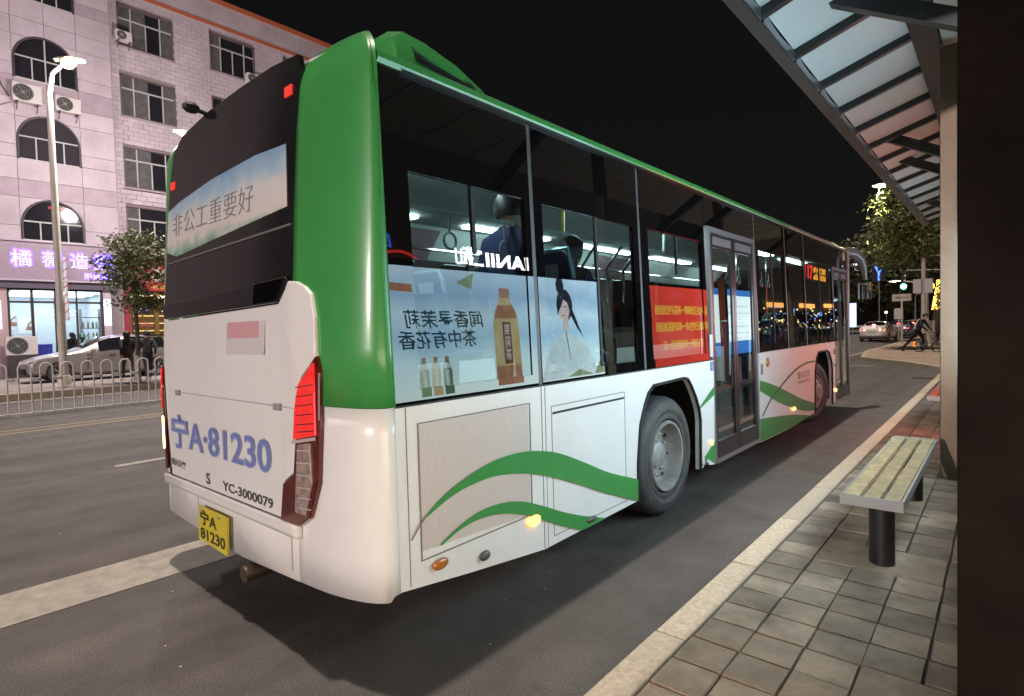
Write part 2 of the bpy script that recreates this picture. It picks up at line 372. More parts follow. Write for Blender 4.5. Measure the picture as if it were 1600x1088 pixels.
# ------------------------------------------------------------------ the city bus
BUS = thing('city_bus', 'white and green city bus with black windows pulling out of the stop', 'bus', (-1.25, 5.1, 0))
def inset(z): return 0 if z < 1.2 else (z-1.2)*.035
def side(pts, x=0): return [(x-inset(z), y, z) for y, z in pts]
def panel(name, pts, mat, x=0.0, depth=.03, parent=BUS, bevel=0):
    return MB().prism(side(pts, x), (-depth, 0, 0)).build(name, mat, parent, bevel=bevel)
arch_r = [(2.365, .258), (2.377, .545), (2.423, .826), (2.50, .97), (2.56, 1.05), (2.65, 1.1), (3.2, 1.112), (3.28, 1.1), (3.35, 1.04), (3.45, .92), (3.52, .8), (3.545, .7), (3.535, .255)]
arch_f = [(7.66, .24), (7.70, .853), (7.78, 1.03), (7.9, 1.11), (8.45, 1.11), (8.57, 1.08), (8.72, .95), (8.79, .8), (8.8, .53), (8.79, .225)]
low = [(.16, .385), (.6, .325), (1.225, .25)] + arch_r + [(3.6, .26), (3.68, .31), (3.76, .25), (3.885, .235), (3.885, 1.225), (.16, 1.225)]
panel('side_panel', low, busw, depth=.045)
low2 = [(5.215, .215), (6.4, .2)] + arch_f + [(9.04, .24), (9.04, 1.225), (5.215, 1.225)]
panel('side_panel', low2, busw, depth=.045)
for a in (arch_r, arch_f):     # rubber lip and dark wheel house
    MB().tube(side(a, .006), .012, 6).build('arch_lip', blackm, BUS)
    c = (a[0][0]+a[-1][0])/2
    MB().box(-.66, -.62, c-.75, c+.75, .2, 1.2).box(-.62, -.05, c-.75, c+.75, 1.16, 1.2).box(-.62, -.05, c-.75, c-.71, .3, 1.16).box(-.62, -.05, c+.71, c+.75, .3, 1.16).build('wheel_house', blackm, BUS)
# plan outline of the rear with rounded corners: right side -> rear -> left side
plan = [(0, .155), (0, .14)] + [(-.55+.55*math.cos(t)**.85, .125-.125*math.sin(t)) for t in [R(i*9) for i in range(0, 11)]] + [(-.60, 0), (-1.25, 0), (-2.0, 0)] + \
       [(-2.36-.14*math.sin(t), .125-.125*math.cos(t)) for t in [R(i*9) for i in range(0, 11)]] + [(-2.5, .14), (-2.5, .34)]
def lean(z): return max(0, z-1.3)*.06
def pin(z): return 0 if z < 1.2 else (z-1.2)*.035
def rear_pt(i, z, off):
    x, y = plan[i]; a = plan[max(i-1, 0)]; b = plan[min(i+1, len(plan)-1)]
    d = V((b[0]-a[0], b[1]-a[1])).normalized(); n = V((-d.y, d.x))
    if n.dot(V((x+1.25, y-1.2))) < 0: n = -n
    e = off-pin(z); wq = max(0, 1-y/.125)
    px, py = x+n.x*e*(1-wq), y+n.y*e*(1-wq)-off*wq+lean(z)*wq
    if z > 2.78:          # the corner rounds over towards the roof
        g = ((z-2.78)/.21)**2*.28; cx = -.62 if x > -1.25 else -1.95
        px += (cx-px)*g; py += (.45-py)*g
    return V((px, py, z))
def shell(name, idx, zs, mat, off=0.0, thick=.03, parent=BUS, zfun=None):
    rows = []
    for z in zs:
        row = []
        for i in idx:
            p = rear_pt(i, z, off); row.append((p.x, p.y, zfun(i, z) if zfun else z))
        rows.append(row)
    o = MB().grid(rows).build(name, mat, parent, smooth=True, thick=0)
    md = o.modifiers.new('thick', 'SOLIDIFY'); md.thickness = thick; md.offset = 0
    return o
NP = len(plan); ri = list(range(0, 14)); le = list(range(NP-14, NP)); allp = list(range(NP))
def bot(i, z):
    if z > .45: return z
    x = plan[i][0]; y = plan[i][1]
    return (.385 if y > .11 else .30+.06*abs(x+1.25)/1.25)
shell('bumper', list(range(13, NP-12)), [.3, .42, .54, .612], busw, .002, .012, zfun=bot)
flatp = list(range(12, NP-12))
shell('bumper_lip', flatp, [.565, .585, .605, .622, .63], busw, .026, .03)
MB().box(-2.2, -.3, .02, .16, .32, .56).build('bumper_core', blackm, BUS)
pr = shell('rear_corner_panel', ri, [.3, .42, .54, .7, .9, 1.1, 1.232], busw, .0, .012, zfun=bot)
pl = shell('rear_corner_panel', le[2:], [.3, .42, .54, .7, .9, 1.1, 1.232], busw, .0, .012, zfun=bot)
gz = [1.236, 1.5, 1.8, 2.1, 2.4, 2.6, 2.72, 2.78, 2.82, 2.86, 2.90, 2.935, 2.965, 2.99]
shell('corner_pillar', ri, gz, busg, .004, .02)
shell('corner_pillar', le, gz, busg, .004, .02)
def top_pt(i, z=2.99): return rear_pt(i, z, .004)
for idx, c0 in ((ri, V((-.62, .62, 2.955))), (le, V((-2.1, .62, 2.945)))):
    rg_ = [top_pt(i) for i in idx]
    MB().grid([rg_, [p.lerp(c0, .2)+V((0, 0, .012)) for p in rg_], [p.lerp(c0, .5)+V((0, 0, .01)) for p in rg_], [p.lerp(c0, .97) for p in rg_]]).build('pillar_cap', busg, BUS, smooth=True)
# tail: engine cover, lamps, dark slot, rear window with its advert
Rr = -.028
def rear(name, pts, mat, y=Rr, depth=.03, parent=BUS, bevel=0): return MB().prism([(x, y+lean(z), z) for x, z in pts], (0, depth, 0)).build(name, mat, parent, bevel=bevel)
mirx = lambda pts: [(-2.5-x, z) for x, z in reversed(pts)]
covR = [(-.541, 1.831), (-.46, 1.80), (-.405, 1.762), (-.372, 1.655), (-.356, 1.466), (-.489, 1.362), (-.514, 1.24), (-.576, .891), (-.679, .832), (-.722, .636)]
covL = [(-2.25, .636), (-2.30, 1.075), (-2.335, 1.43), (-2.35, 1.70), (-2.33, 1.77), (-2.29, 1.79)]
cover_pts = covR + covL + [(-2.28, 1.69), (-.72, 1.73), (-.655, 1.80), (-.63, 1.84)]
rear('engine_cover', cover_pts, busw, bevel=.008)
rear('rear_slot', [(-.62, 1.865), (-.65, 1.80), (-.716, 1.735), (-2.29, 1.698), (-2.36, 1.80)], blackg, -.045, .06, bevel=.01)
lampR = [(-.352, 1.471), (-.482, 1.345), (-.52, 1.23), (-.58, .88), (-.69, .82), (-.73, .62), (-.54, .63), (-.44, .69), (-.36, .865), (-.325, 1.172), (-.32, 1.391)]
red_lit = M('lit_red_lens', (.5, .01, .008), .15, emit=(1, .03, .03), es=.55, coat=.6, var=.3, scale=14)
red_dark = M('dark_red_lens', (.09, .006, .006), .12, coat=.8, var=.4, scale=10)
amber_lit = EM('lit_amber_lens', (1, .5, .12), 6); clear_l = M('clear_lens', (.3, .22, .2), .15, var=.5, scale=22, coat=.5)
tl = rear('tail_lamp', lampR, red_dark, -.032, .035, bevel=.008)
rear('brake_light', [(-.35, 1.44), (-.482, 1.335), (-.52, 1.225), (-.548, 1.06), (-.34, 1.10), (-.335, 1.3)], red_lit, -.044, .012, tl, .004)
rear('reversing_lens', [(-.40, 1.06), (-.51, 1.04), (-.54, .85), (-.56, .70), (-.46, .70), (-.39, .87)], clear_l, -.042, .012, tl, .004)
for z in (1.12, 1.155, 1.20, 1.245, 1.29, 1.335): rear('lens_rib', [(-.345, z), (-.50, z-.02), (-.50, z-.015), (-.345, z+.005)], red_dark, -.046, .003, tl)
for z in (.74, .79, .84, .9, .96, 1.02): rear('lens_rib', [(-.40, z), (-.52, z-.012), (-.52, z-.007), (-.40, z+.005)], M('lens_grey_rib', (.5, .44, .42), .2), -.044, .003, tl)
rear('lens_divider', [(-.335, 1.095), (-.555, 1.055), (-.555, 1.04), (-.335, 1.08)], M('lens_white', (.5, .4, .4), .3), -.047, .004, tl)
for x in (-.66, -1.86): rear('bumper_seam', [(x, .37), (x+.005, .37), (x+.005, .56), (x, .56)], M('panel_seam', (.42, .4, .4), .5), -.0125, .004)
for x in (-.75, -2.1): rear('cover_latch', [(x, 1.19), (x+.06, 1.19), (x+.06, 1.225), (x, 1.225)], M('latch_grey', (.3, .29, .29), .4), -.036, .008)
tl = shell('tail_lamp', list(range(16, NP-3)), [.66, .8, 1.0, 1.2, 1.38], red_dark, .014, .02)
shell('brake_light', list(range(17, NP-3)), [1.08, 1.2, 1.36], red_lit, .028, .008, tl)
shell('turn_signal', list(range(17, NP-4)), [.80, .9, 1.02], EM('lit_turn_signal', (1, .5, .16), 18), .028, .008, tl)
for x, z in ((-.66, 2.80), (-2.24, 2.61)): rear('marker_light', [(x-.035, z-.025), (x+.035, z-.025), (x+.035, z+.025), (x-.035, z+.025)], EM('lit_red_marker', (1, .04, .02), .9), -.027, .02)
gl = [(-.61, 1.83), (-.60, 2.123), (-.585, 2.6), (-.555, 2.88), (-.58, 2.96), (-.85, 2.985), (-1.23, 2.985), (-1.675, 2.97), (-2.09, 2.92), (-2.25, 2.83), (-2.31, 2.587), (-2.335, 2.144), (-2.362, 1.78)]
rw = rear('rear_window', gl, M('rear_black_glass', (.012, .011, .012), .12, ior=1.6, var=.6, scale=1.3), -.02, .03)
MB().box(-2.3, -.3, .14, .3, 2.75, 2.93).build('roof_header', blackm, BUS)
adt = [(-.653, 2.217), (-.676, 2.537), (-1.018, 2.552), (-1.609, 2.53), (-2.1, 2.48), (-2.31, 2.44), (-2.325, 2.16), (-2.138, 2.116), (-1.281, 2.176)]
sky_ad = bpy.data.materials.new('rear_advert_print'); sky_ad.use_nodes = True
def _ad():
    N = sky_ad.node_tree.nodes; L = sky_ad.node_tree.links; b = N['Principled BSDF']; tc = N.new('ShaderNodeTexCoord'); sx = N.new('ShaderNodeSeparateXYZ'); L.new(tc.outputs['Object'], sx.inputs[0])
    nz = N.new('ShaderNodeTexNoise'); nz.inputs['Scale'].default_value = 9; L.new(tc.outputs['Object'], nz.inputs['Vector'])
    ad = N.new('ShaderNodeMath'); ad.operation = 'MULTIPLY_ADD'; ad.inputs[1].default_value = .14; L.new(nz.outputs['Fac'], ad.inputs[0]); L.new(sx.outputs['Z'], ad.inputs[2])
    mr = N.new('ShaderNodeMapRange'); mr.inputs[1].default_value = 2.19; mr.inputs[2].default_value = 2.62; L.new(ad.outputs[0], mr.inputs[0])
    cr = N.new('ShaderNodeValToRGB'); L.new(mr.outputs[0], cr.inputs[0]); e = cr.color_ramp.elements
    e[0].position = 0; e[0].color = (.12, .25, .17, 1); e[1].position = .14; e[1].color = (.34, .45, .38, 1)
    for p, c in ((.24, (.62, .56, .54)), (.55, (.60, .58, .58)), (.75, (.34, .47, .58)), (1, (.2, .34, .5))):
        q = e.new(p); q.color = (*c, 1)
    L.new(cr.outputs[0], b.inputs['Base Color']); b.inputs['Roughness'].default_value = .5
_ad()
ap = rear('rear_advert', adt, sky_ad, -.024, .003, rw)
text('advert_lettering', '非公工重要好', (-2.22, -.027+lean(2.26), 2.255), (FY[0], V((0, .06, 1)).normalized()), 1.2, .15, M('advert_ink', (.22, .21, .22), .6), rw, .0, -.012)
rear('window_wiper_line', [(-.61, 2.115), (-.61, 2.127), (-2.33, 2.085), (-2.33, 2.073)], M('grey_seal', (.12, .12, .12), .5), -.026, .005, rw)
stick = M('sticker_pale', (.62, .58, .60), .4); stick_r = M('sticker_pink', (.62, .33, .36), .4); blue_ink = M('blue_print', (.16, .21, .52), .4); grey_ink = M('black_print', (.06, .06, .06), .5)
s = rear('sticker', [(-1.32, 1.47), (-.86, 1.47), (-.85, 1.65), (-1.32, 1.65)], stick, -.031, .003)
rear('sticker_band', [(-1.30, 1.56), (-.92, 1.56), (-.92, 1.65), (-1.30, 1.65)], stick_r, -.0325, .002, s)
text('fleet_lettering', '宁A·81230', (-2.22, Rr, .83), FY, 1.42, .235, M('pale_blue_print', (.30, .34, .58), .4), BUS, .003, .03)
text('fleet_lettering_outline', '宁A·81230', (-2.21, Rr, .835), FY, 1.4, .225, blue_ink, BUS, .0045, -.004)
text('small_lettering', 'S', (-1.66, Rr, .665), FY, .06, .07, grey_ink, BUS, .003, .02); text('small_lettering', 'YC-3000079', (-1.42, Rr, .665), FY, .62, .055, grey_ink, BUS, .003, .02)
text('small_lettering', '银川公交', (-2.24, Rr, .705), FY, .25, .05, grey_ink, BUS, .003, .02)
pb = rear('number_plate', [(-1.78, .30), (-1.36, .285), (-1.345, .515), (-1.755, .515)], M('plate_yellow', (.62, .5, .03), .45), -.045, .012)
text('plate_lettering', '宁A\n81230', (-1.74, -.045, .315), FY, .36, .18, M('plate_ink', (.03, .03, .01), .5), pb, .003, .02)
for x in (-1.68, -1.44): MB().lathe([(0, 0), (.012, 0), (.012, .01), (0, .012)], (x, -.045, .5), (0, -1, 0), 8).build('plate_bolt', alu, pb)
MB().lathe([(.04, 0), (.046, .0), (.046, .2), (.0, .2)], (-1.12, -.06, .245), (0, 1, .05), 16).build('exhaust_pipe', [steel], BUS, smooth=True)
MB().lathe([(.0, 0), (.04, 0), (.04, .02), (0, .02)], (-1.12, -.055, .246), (0, 1, .05), 16).build('exhaust_bore', blackm, BUS)
MB().tube([(-1.8, .2, 2.96), (-1.8, .12, 3.0), (-1.8, .06, 3.01)], .014, 6).ball((-1.8, .03, 3.015), (.04, .055, .035), 8).build('rear_camera', blackm, BUS, smooth=True)
rear('cover_seam', [(-2.1, 1.208), (-.56, 1.208), (-.56, 1.213), (-2.1, 1.213)], M('panel_seam', (.42, .4, .4), .5), -.0295, .004)
# service flaps, louvres, swooshes on the flank
seam = M('panel_gap', (.2, .19, .18), .6)
def ring(name, y0, y1, z0, z1, wd, mat, x=.0015, dep=.004):
    k = MB()
    for a in ((y0, y1, z0, z0+wd), (y0, y1, z1-wd, z1), (y0, y0+wd, z0+wd, z1-wd), (y1-wd, y1, z0+wd, z1-wd)): k.box(x-dep, x, *a)
    return k.build(name, mat, BUS)
fl = panel('engine_grille', [(.29, .535), (1.1, .495), (1.11, 1.137), (.29, 1.134)], busgrille, .002, .01)
for i in range(54):
    y = .297+i*.0149
    MB().box(.002, .0032, y, y+.0105, .535-(y-.29)*.048+.004, 1.13).build('louvre', busgrille, fl)
ring('grille_seam', .283, 1.117, .488, 1.143, .006, seam, .0045)
ring('flap_seam', 1.322, 2.205, .30, 1.098, .0055, seam)
MB().box(-.003, .0028, 1.335, 2.195, 1.046, 1.060).build('flap_handle_slot', blackm, BUS)
MB().box(-.003, .002, 1.226, 1.231, .256, 1.222).box(-.003, .002, 1.262, 1.265, .256, 1.222).build('panel_seam', seam, BUS)
MB().box(-.003, .002, .215, .219, .39, 1.222).build('panel_seam', seam, BUS)
def swoosh(top, bt, name='green_swoosh', x=.011, mat=busg):
    k = MB(); n = 28
    def samp(L):
        out = []
        ys = [p[0] for p in L]
        for i in range(n+1):
            t = i/n; s_ = t*(len(L)-1); j = min(int(s_), len(L)-2); u = s_-j
            p0 = L[max(j-1, 0)]; p1 = L[j]; p2 = L[j+1]; p3 = L[min(j+2, len(L)-1)]
            out.append(tuple(.5*((2*p1[c])+(-p0[c]+p2[c])*u+(2*p0[c]-5*p1[c]+4*p2[c]-p3[c])*u*u+(-p0[c]+3*p1[c]-3*p2[c]+p3[c])*u**3) for c in (0, 1)))
        return out
    a = samp(top); b = samp(bt)
    rows = [[(x, p[0], p[1]) for p in a], [(x, p[0], p[1]) for p in b]]
    o = k.grid(rows).build(name, mat, BUS); md = o.modifiers.new('thick', 'SOLIDIFY'); md.thickness = .003; md.offset = 0; return o
swoosh([(.308, .698), (.432, .77), (.61, .831), (.803, .87), (1.016, .874), (1.209, .846), (1.398, .795), (1.676, .681), (1.962, .558), (2.362, .426)],
       [(.318, .694), (.459, .747), (.607, .777), (.8, .785), (1.011, .755), (1.204, .705), (1.436, .622), (1.67, .528), (1.956, .411), (2.362, .262)])
swoosh([(.395, .535), (.51, .585), (.663, .625), (.827, .628), (1.004, .596), (1.196, .523), (1.406, .43), (1.662, .334), (1.908, .258)],
       [(.405, .530), (.524, .571), (.662, .587), (.825, .573), (1.002, .524), (1.193, .441), (1.403, .344), (1.586, .268), (1.62, .256)])
MB().tube([(.012, .22, .61), (.012, .26, .655), (.012, .308, .698)], .004, 5).build('swoosh_tail', seam, BUS)
swoosh([(5.22, .918), (5.563, .854), (5.907, .78), (6.434, .65), (7.028, .504), (7.65, .384)], [(5.22, .80), (5.558, .699), (6.045, .559), (6.591, .437), (7.114, .336), (7.64, .275)], x=.004)
swoosh([(5.22, .485), (5.684, .443), (6.19, .397), (6.671, .34), (7.299, .25)], [(5.22, .225), (5.5, .222), (6.0, .215), (6.6, .208), (7.3, .232)], x=.005)
gline = M('dark_green_print', (.05, .12, .06), .4)
swoosh([(5.293, .516), (5.624, .681), (5.979, .783), (6.443, .9), (6.865, .974), (7.324, 1.004), (7.70, .995)], [(5.293, .496), (5.624, .659), (5.979, .759), (6.443, .876), (6.865, .95), (7.324, .982), (7.70, .975)], 'line_swoosh', .006, gline)
swoosh([(8.8, .90), (8.95, .86), (9.035, .83)], [(8.8, .88), (8.95, .84), (9.035, .81)], 'line_swoosh', .005, gline)
swoosh([(3.548, .83), (3.75, .92), (3.88, .975)], [(3.548, .81), (3.75, .865), (3.88, .90)], x=.005)
swoosh([(3.545, .32), (3.7, .38), (3.88, .46)], [(3.545, .262), (3.7, .318), (3.88, .24)], x=.005)
text('company_lettering', '银川公交', (.0, 6.76, .80), FX, .62, .10, grey_ink, BUS, .004, .0)
text('company_lettering', 'YINCHUAN BUS', (.0, 6.76, .735), FX, .62, .035, grey_ink, BUS, .004)
gold = M('gold_cap', (.5, .36, .08), .35, metal=.8)
MB().lathe([(0, .012), (.05, .012), (.055, 0)], (0, 5.5, 1.105), (1, 0, 0), 16).build('fuel_cap', gold, BUS, smooth=True)
MB().lathe([(0, .012), (.045, .012), (.05, 0)], (0, 8.96, 1.07), (1, 0, 0), 12).build('fuel_cap', gold, BUS, smooth=True)
MB().box(0, .004, 5.26, 5.33, .98, 1.1).build('notice_sticker', M('grey_print', (.2, .2, .2), .5), BUS)
def lens(name, y, z, wy, wz, mat):
    o = MB().lathe([(.0, .014), (.8, .012), (1, .004), (1, 0)], (0, 0, 0), (1, 0, 0), 14).build(name, mat, BUS, smooth=True)
    for v in o.data.vertices: v.co = Vector((v.co.x+.012, y+v.co.y*wy, z+v.co.z*wz))
    return o
lens('side_marker', .39, .445, .05, .028, M('amber_lens', (.42, .14, .02), .25, coat=.5))
lens('side_marker', 1.12, .455, .055, .032, EM('lit_side_marker', (1, .42, .08), 5))
lens('side_marker', 3.78, .46, .03, .028, EM('lit_side_marker_b', (1, .5, .22), 2.5))
lens('side_marker', 6.55, .435, .06, .024, EM('lit_side_marker', (1, .42, .08), 5))
lens('side_marker', 9.0, .44, .03, .03, amber_lit)
lens('reflector', .70, .385, .038, .026, M('grey_plastic', (.1, .09, .09), .4)); lens('reflector', 1.72, .30, .06, .02, M('grey_plastic', (.1, .09, .09), .4))
for y in (2.345, 3.56): MB().box(.0, .008, y-.05 if y < 3 else y+.0, y+.015 if y < 3 else y+.06, .30, .375).build('data_label', stick, BUS)
MB().box(0, .003, 3.80, 3.875, 1.13, 1.215).build('blue_sticker', M('sticker_blue', (.03, .2, .42), .4), BUS)
text('sticker_symbol', 'i', (0, 3.828, 1.145), FX, .018, .055, stick, BUS, .0045, .02)
MB().box(-.008, .012-.01, 3.80, 3.865, 1.26, 1.47).build('white_sticker', stick, BUS)
# window band: black frames with see-through panes, upper black panels, roof edge
def win(y0, y1, o0, o1, zb, zt, mull=None, name='window', mz=None):
    ztop = 2.775
    pts = lambda a, b, c, d: [(a, c), (b, c), (b, d), (a, d)]
    k = MB()
    for a, b, c, d in ((y0, y1, 1.235, zb), (y0, y1, zt, ztop), (y0, o0, zb, zt), (o1, y1, zb, zt)):
        if b-a > .001 and d-c > .001: k.prism(side(pts(a, b, c, d), -.002), (-.03, 0, 0))
    f = k.build(name, blackg, BUS)
    MB().prism(side(pts(o0-.01, o1+.01, zb-.01, zt+.01), -.008), (-.002, 0, 0)).build('pane', busglass, f)
    if mull: MB().prism(side(pts(mull-.012, mull+.012, mz or zb, zt), -.003), (-.02, 0, 0)).build('mullion', blackm, f)
    return f
win(.16, 1.215, .31, 1.16, 1.30, 2.325, .735, mz=1.97)
win(1.255, 2.525, 1.33, 2.44, 1.30, 2.32, 1.93)
win(2.565, 3.80, 2.68, 3.72, 1.30, 2.33, 3.2, mz=2.0)
win(5.24, 6.38, 5.36, 6.30, 1.32, 2.40, 5.85)
win(6.42, 7.30, 6.46, 7.26, 1.32, 2.45)
win(7.33, 9.02, 7.38, 8.98, 1.32, 2.45, 8.2)
trim = M('grey_rubber_trim', (.075, .075, .08), .5)
for y0, y1 in ((1.217, 1.253), (2.527, 2.563)): MB().prism(side([(y0, 1.235), (y1, 1.235), (y1, 2.775), (y0, 2.775)], -.006), (-.02, 0, 0)).build('window_pillar', trim, BUS)
for y in (5.225, 6.40, 7.315): MB().prism(side([(y-.014, 1.235), (y+.014, 1.235), (y+.014, 2.775), (y-.014, 2.775)], .0), (-.02, 0, 0)).build('window_pillar', M('pillar_trim', (.22, .21, .2), .35, metal=.6), BUS)
MB().prism(side([(.16, 1.2255), (3.885, 1.2255), (3.885, 1.2345), (.16, 1.2345)], .002), (-.02, 0, 0)).build('window_seal', blackm, BUS)
panel('over_door_panel', [(3.81, 2.50), (5.21, 2.50), (5.21, 2.775), (3.81, 2.775)], blackg, -.002)
panel('over_door_panel', [(9.03, 2.46), (10.15, 2.46), (10.15, 2.775), (9.03, 2.775)], blackg, -.002)
panel('destination_sticker', [(9.92, 2.62), (10.1, 2.62), (10.1, 2.76), (9.92, 2.76)], M('beige_sticker', (.5, .38, .2), .4), .002, .004)
rail = [(-.047, 2.78), (-.035, 2.80), (-.04, 2.83), (-.075, 2.855), (-.12, 2.865), (-.12, 2.80)]
MB().prism([(x, .158, z) for x, z in rail], (0, 6.442, 0)).build('roof_rail', busg, BUS)
MB().prism([(x, 6.6, z) for x, z in rail], (0, 3.5, 0)).build('roof_rail', M('roof_rail_silver', (.42, .4, .36), .3, metal=.7), BUS)
MB().box(-.055, -.030, .3, 10.0, 2.7765, 2.7835).build('drip_rail', dark_met, BUS)
roofw = M('roof_paint', (.45, .47, .45), .5)
xs = [-.08, -.16, -.3, -.6, -1.25, -1.9, -2.2, -2.34, -2.42]; zz = [2.84, 2.885, 2.925, 2.955, 2.97, 2.955, 2.925, 2.885, 2.84]
o = MB().grid([[(x, y, z) for x, z in zip(xs, zz)] for y in (.14, .3, 5, 9.6, 10.0, 10.2)]).build('roof', roofw, BUS, smooth=True)
md = o.modifiers.new('thick', 'SOLIDIFY'); md.thickness = .03
# rooftop air-conditioning pod
pod = [(y+.1, 2.94+(z-2.94)*.86) for y, z in [(.47, 2.94), (.43, 3.1), (.46, 3.26), (.54, 3.335), (.7, 3.325), (.95, 3.26), (1.17, 3.15), (1.32, 3.03), (1.4, 2.94)]]
rows = []
for x, s_ in ((-.38, .0), (-.40, .5), (-.45, .86), (-.58, 1), (-1.25, 1.03), (-1.92, 1), (-2.05, .86), (-2.1, .5), (-2.12, 0)):
    rows.append([(x, y, 2.935+(z-2.935)*s_) for y, z in pod])
po = MB().grid(rows).build('roof_pod', busg, BUS, smooth=True)
for i in range(7):
    t = i/6; MB().bar((-.392-.055*(1-t)**1.5, .66+.02*t, 3.18-t*.11), (-.392-.055*(1-t)**1.5, 1.12+.06*t, 3.11-t*.09), .016, .009).build('pod_vent', blackm, po)
# doors: two leaves each, dark frame with tall panes
def door(y0, y1, zb, zt, nm):
    x = -.004
    fr = MB()
    grey = M('door_frame_grey', (.2, .2, .21), .4, metal=.4)
    for a, b, c, d in ((y0, y0+.05, zb, zt), (y1-.05, y1, zb, zt), (y0+.05, y1-.05, zt-.05, zt)): fr.prism(side([(a, c), (b, c), (b, d), (a, d)], .004), (-.05, 0, 0))
    D = fr.build(nm, grey, BUS)
    mid = (y0+y1)/2
    for a, b in ((y0+.055, mid-.006), (mid+.006, y1-.055)):
        lf = MB(); e = .055
        for p, q, c, d in ((a, a+e, zb+.03, zt-.06), (b-e, b, zb+.03, zt-.06), (a+e, b-e, zb+.03, zb+.20), (a+e, b-e, zt-.19, zt-.06)): lf.prism(side([(p, c), (q, c), (q, d), (p, d)], x), (-.035, 0, 0))
        l = lf.build('door_leaf', M('door_leaf_black', (.02, .02, .022), .3, coat=.3), D)
        MB().prism(side([(a+e-.005, zb+.19), (b-e+.005, zb+.19), (b-e+.005, zt-.185), (a+e-.005, zt-.185)], x-.012), (-.002, 0, 0)).build('door_pane', doorglass, D)
        MB().prism(side([(a+e, zt-.165), (b-e, zt-.165), (b-e, zt-.085), (a+e, zt-.085)], x+.004), (-.004, 0, 0)).build('door_gear_cover', M('gear_grey', (.14, .13, .13), .5), D)
        MB().tube([(-.06, (b-.08), zb+.8), (-.06, b-.08, zb+1.4)], .012, 6).build('door_handle', alu, D)
    MB().prism(side([(y0+.05, zb-.005), (y1-.05, zb-.005), (y1-.05, zb+.03), (y0+.05, zb+.03)], .01), (-.08, 0, 0)).build('door_sill', alu, D)
    return D
door(3.89, 5.21, .235, 2.495, 'middle_door'); door(9.045, 10.2, .235, 2.455, 'front_door')
# wheels
def wheel(yc, xo, r=.49, steer=0, dish=True, dual=False):
    W = MB(); wd = .28
    tyre = [(.29, -.02), (.31, .012), (.335, .016), (.35, .008), (.385, .02), (.392, .016), (.43, .018), (.455, .004), (.478, -.022), (.49, -.05), (.49, -wd+.05), (.475, -wd+.02), (.43, -wd), (.29, -wd)]
    W.lathe([(a*r/.49, h) for a, h in tyre], (0, 0, 0), (1, 0, 0), 48, closed=True)
    t = W.build('wheel', rubber, BUS, smooth=True)
    gr = MB()
    if dish: prof = [(.292, 0), (.285, .018), (.268, .016), (.258, -.01), (.250, -.055), (.243, -.10), (.225, -.125), (.16, -.13), (.15, -.12), (.115, -.12), (.11, -.07), (.09, -.055), (0, -.055)]
    else: prof = [(.292, 0), (.285, .018), (.268, .016), (.25, -.02), (.235, .0), (.2, .03), (.16, .035), (.12, .05), (.115, .12), (.09, .14), (0, .14)]
    gr.lathe([(a*r/.49, h) for a, h in prof], (0, 0, 0), (1, 0, 0), 40, cap=False); rm = gr.build('rim', rim_m, t, smooth=True)
    for i in range(10):
        a = i*math.pi/5; rr = .185 if dish else .16; h = -.128 if dish else .032
        MB().lathe([(.017, 0), (.017, .03), (.009, .034), (.009, .05), (0, .05)], (h, rr*math.cos(a), rr*math.sin(a)), (1, 0, 0), 6).build('wheel_nut', alu, t)
    for i in range(8 if dish else 0):
        a = i*math.pi/4+.2; MB().lathe([(.0, 0), (.02, 0), (.02, .002), (0, .003)], (-.108+.004, .236*math.cos(a), .236*math.sin(a)), (1, -.2*math.cos(a), -.2*math.sin(a)), 8).build('vent_hole', blackm, t)
    t.matrix_basis = Matrix.Translation((xo, yc, r)) @ Matrix.Rotation(steer, 4, 'Z') @ Matrix.Rotation(.4, 4, 'X')
    return t
wheel(2.935, -.035); wheel(8.20, -.17, steer=R(-19), dish=False)
for yc in (2.935, 8.2): MB().lathe([(.0, 0), (.49, 0), (.49, .28), (0, .28)], (-2.46, yc, .49), (1, 0, 0), 32).build('wheel', rubber, BUS, smooth=True)
MB().lathe([(0, 0), (.47, 0), (.47, .27), (0, .27)], (-.62, 2.935, .48), (1, 0, 0), 32).build('inner_wheel', rubber, BUS)
MB().box(-2.3, -.2, .25, 2.2, .36, .40).box(-2.3, -.66, .2, 10.1, .30, .37).tube([(-.3, 1.3, .26), (-.3, 2.2, .24)], .09, 10).build('underbody', blackm, BUS)
# far flank, front
MB().box(-2.5, -2.46, .34, 10.1, .3, 1.23).build('left_side_panel', busw, BUS)
k = MB()
for a, b in ((.34, .5), (1.6, 1.7), (3.1, 3.2), (4.6, 4.7), (6.1, 6.2), (7.6, 7.7), (9.3, 10.15)): k.box(-2.49, -2.45, a, b, 1.24, 2.78)
k.box(-2.485, -2.455, .34, 10.15, 2.38, 2.77)
fL = k.build('left_window_frame', blackm, BUS)
for a, b in ((.5, 1.6), (1.7, 3.1), (3.2, 4.6), (4.7, 6.1), (6.2, 7.6), (7.7, 9.3)): MB().box(-2.478, -2.472, a, b, 1.24, 2.38).build('left_pane', busglass, fL)
MB().box(-2.45, -.05, 10.2, 10.26, .3, 1.1).build('front_panel', busw, BUS, bevel=.02)
MB().prism([(-2.45, 10.26, 1.1), (-.05, 10.26, 1.1), (-.12, 10.12, 2.85), (-2.38, 10.12, 2.85)], (0, -.03, 0)).build('windscreen', MGLASS('windscreen_glass', (.4, .43, .43), 1.5), BUS)
MB().box(-.06, -.005, 10.155, 10.25, .3, 2.80).build('front_corner_post', M('front_post', (.3, .27, .23), .4, metal=.3), BUS, bevel=.02)
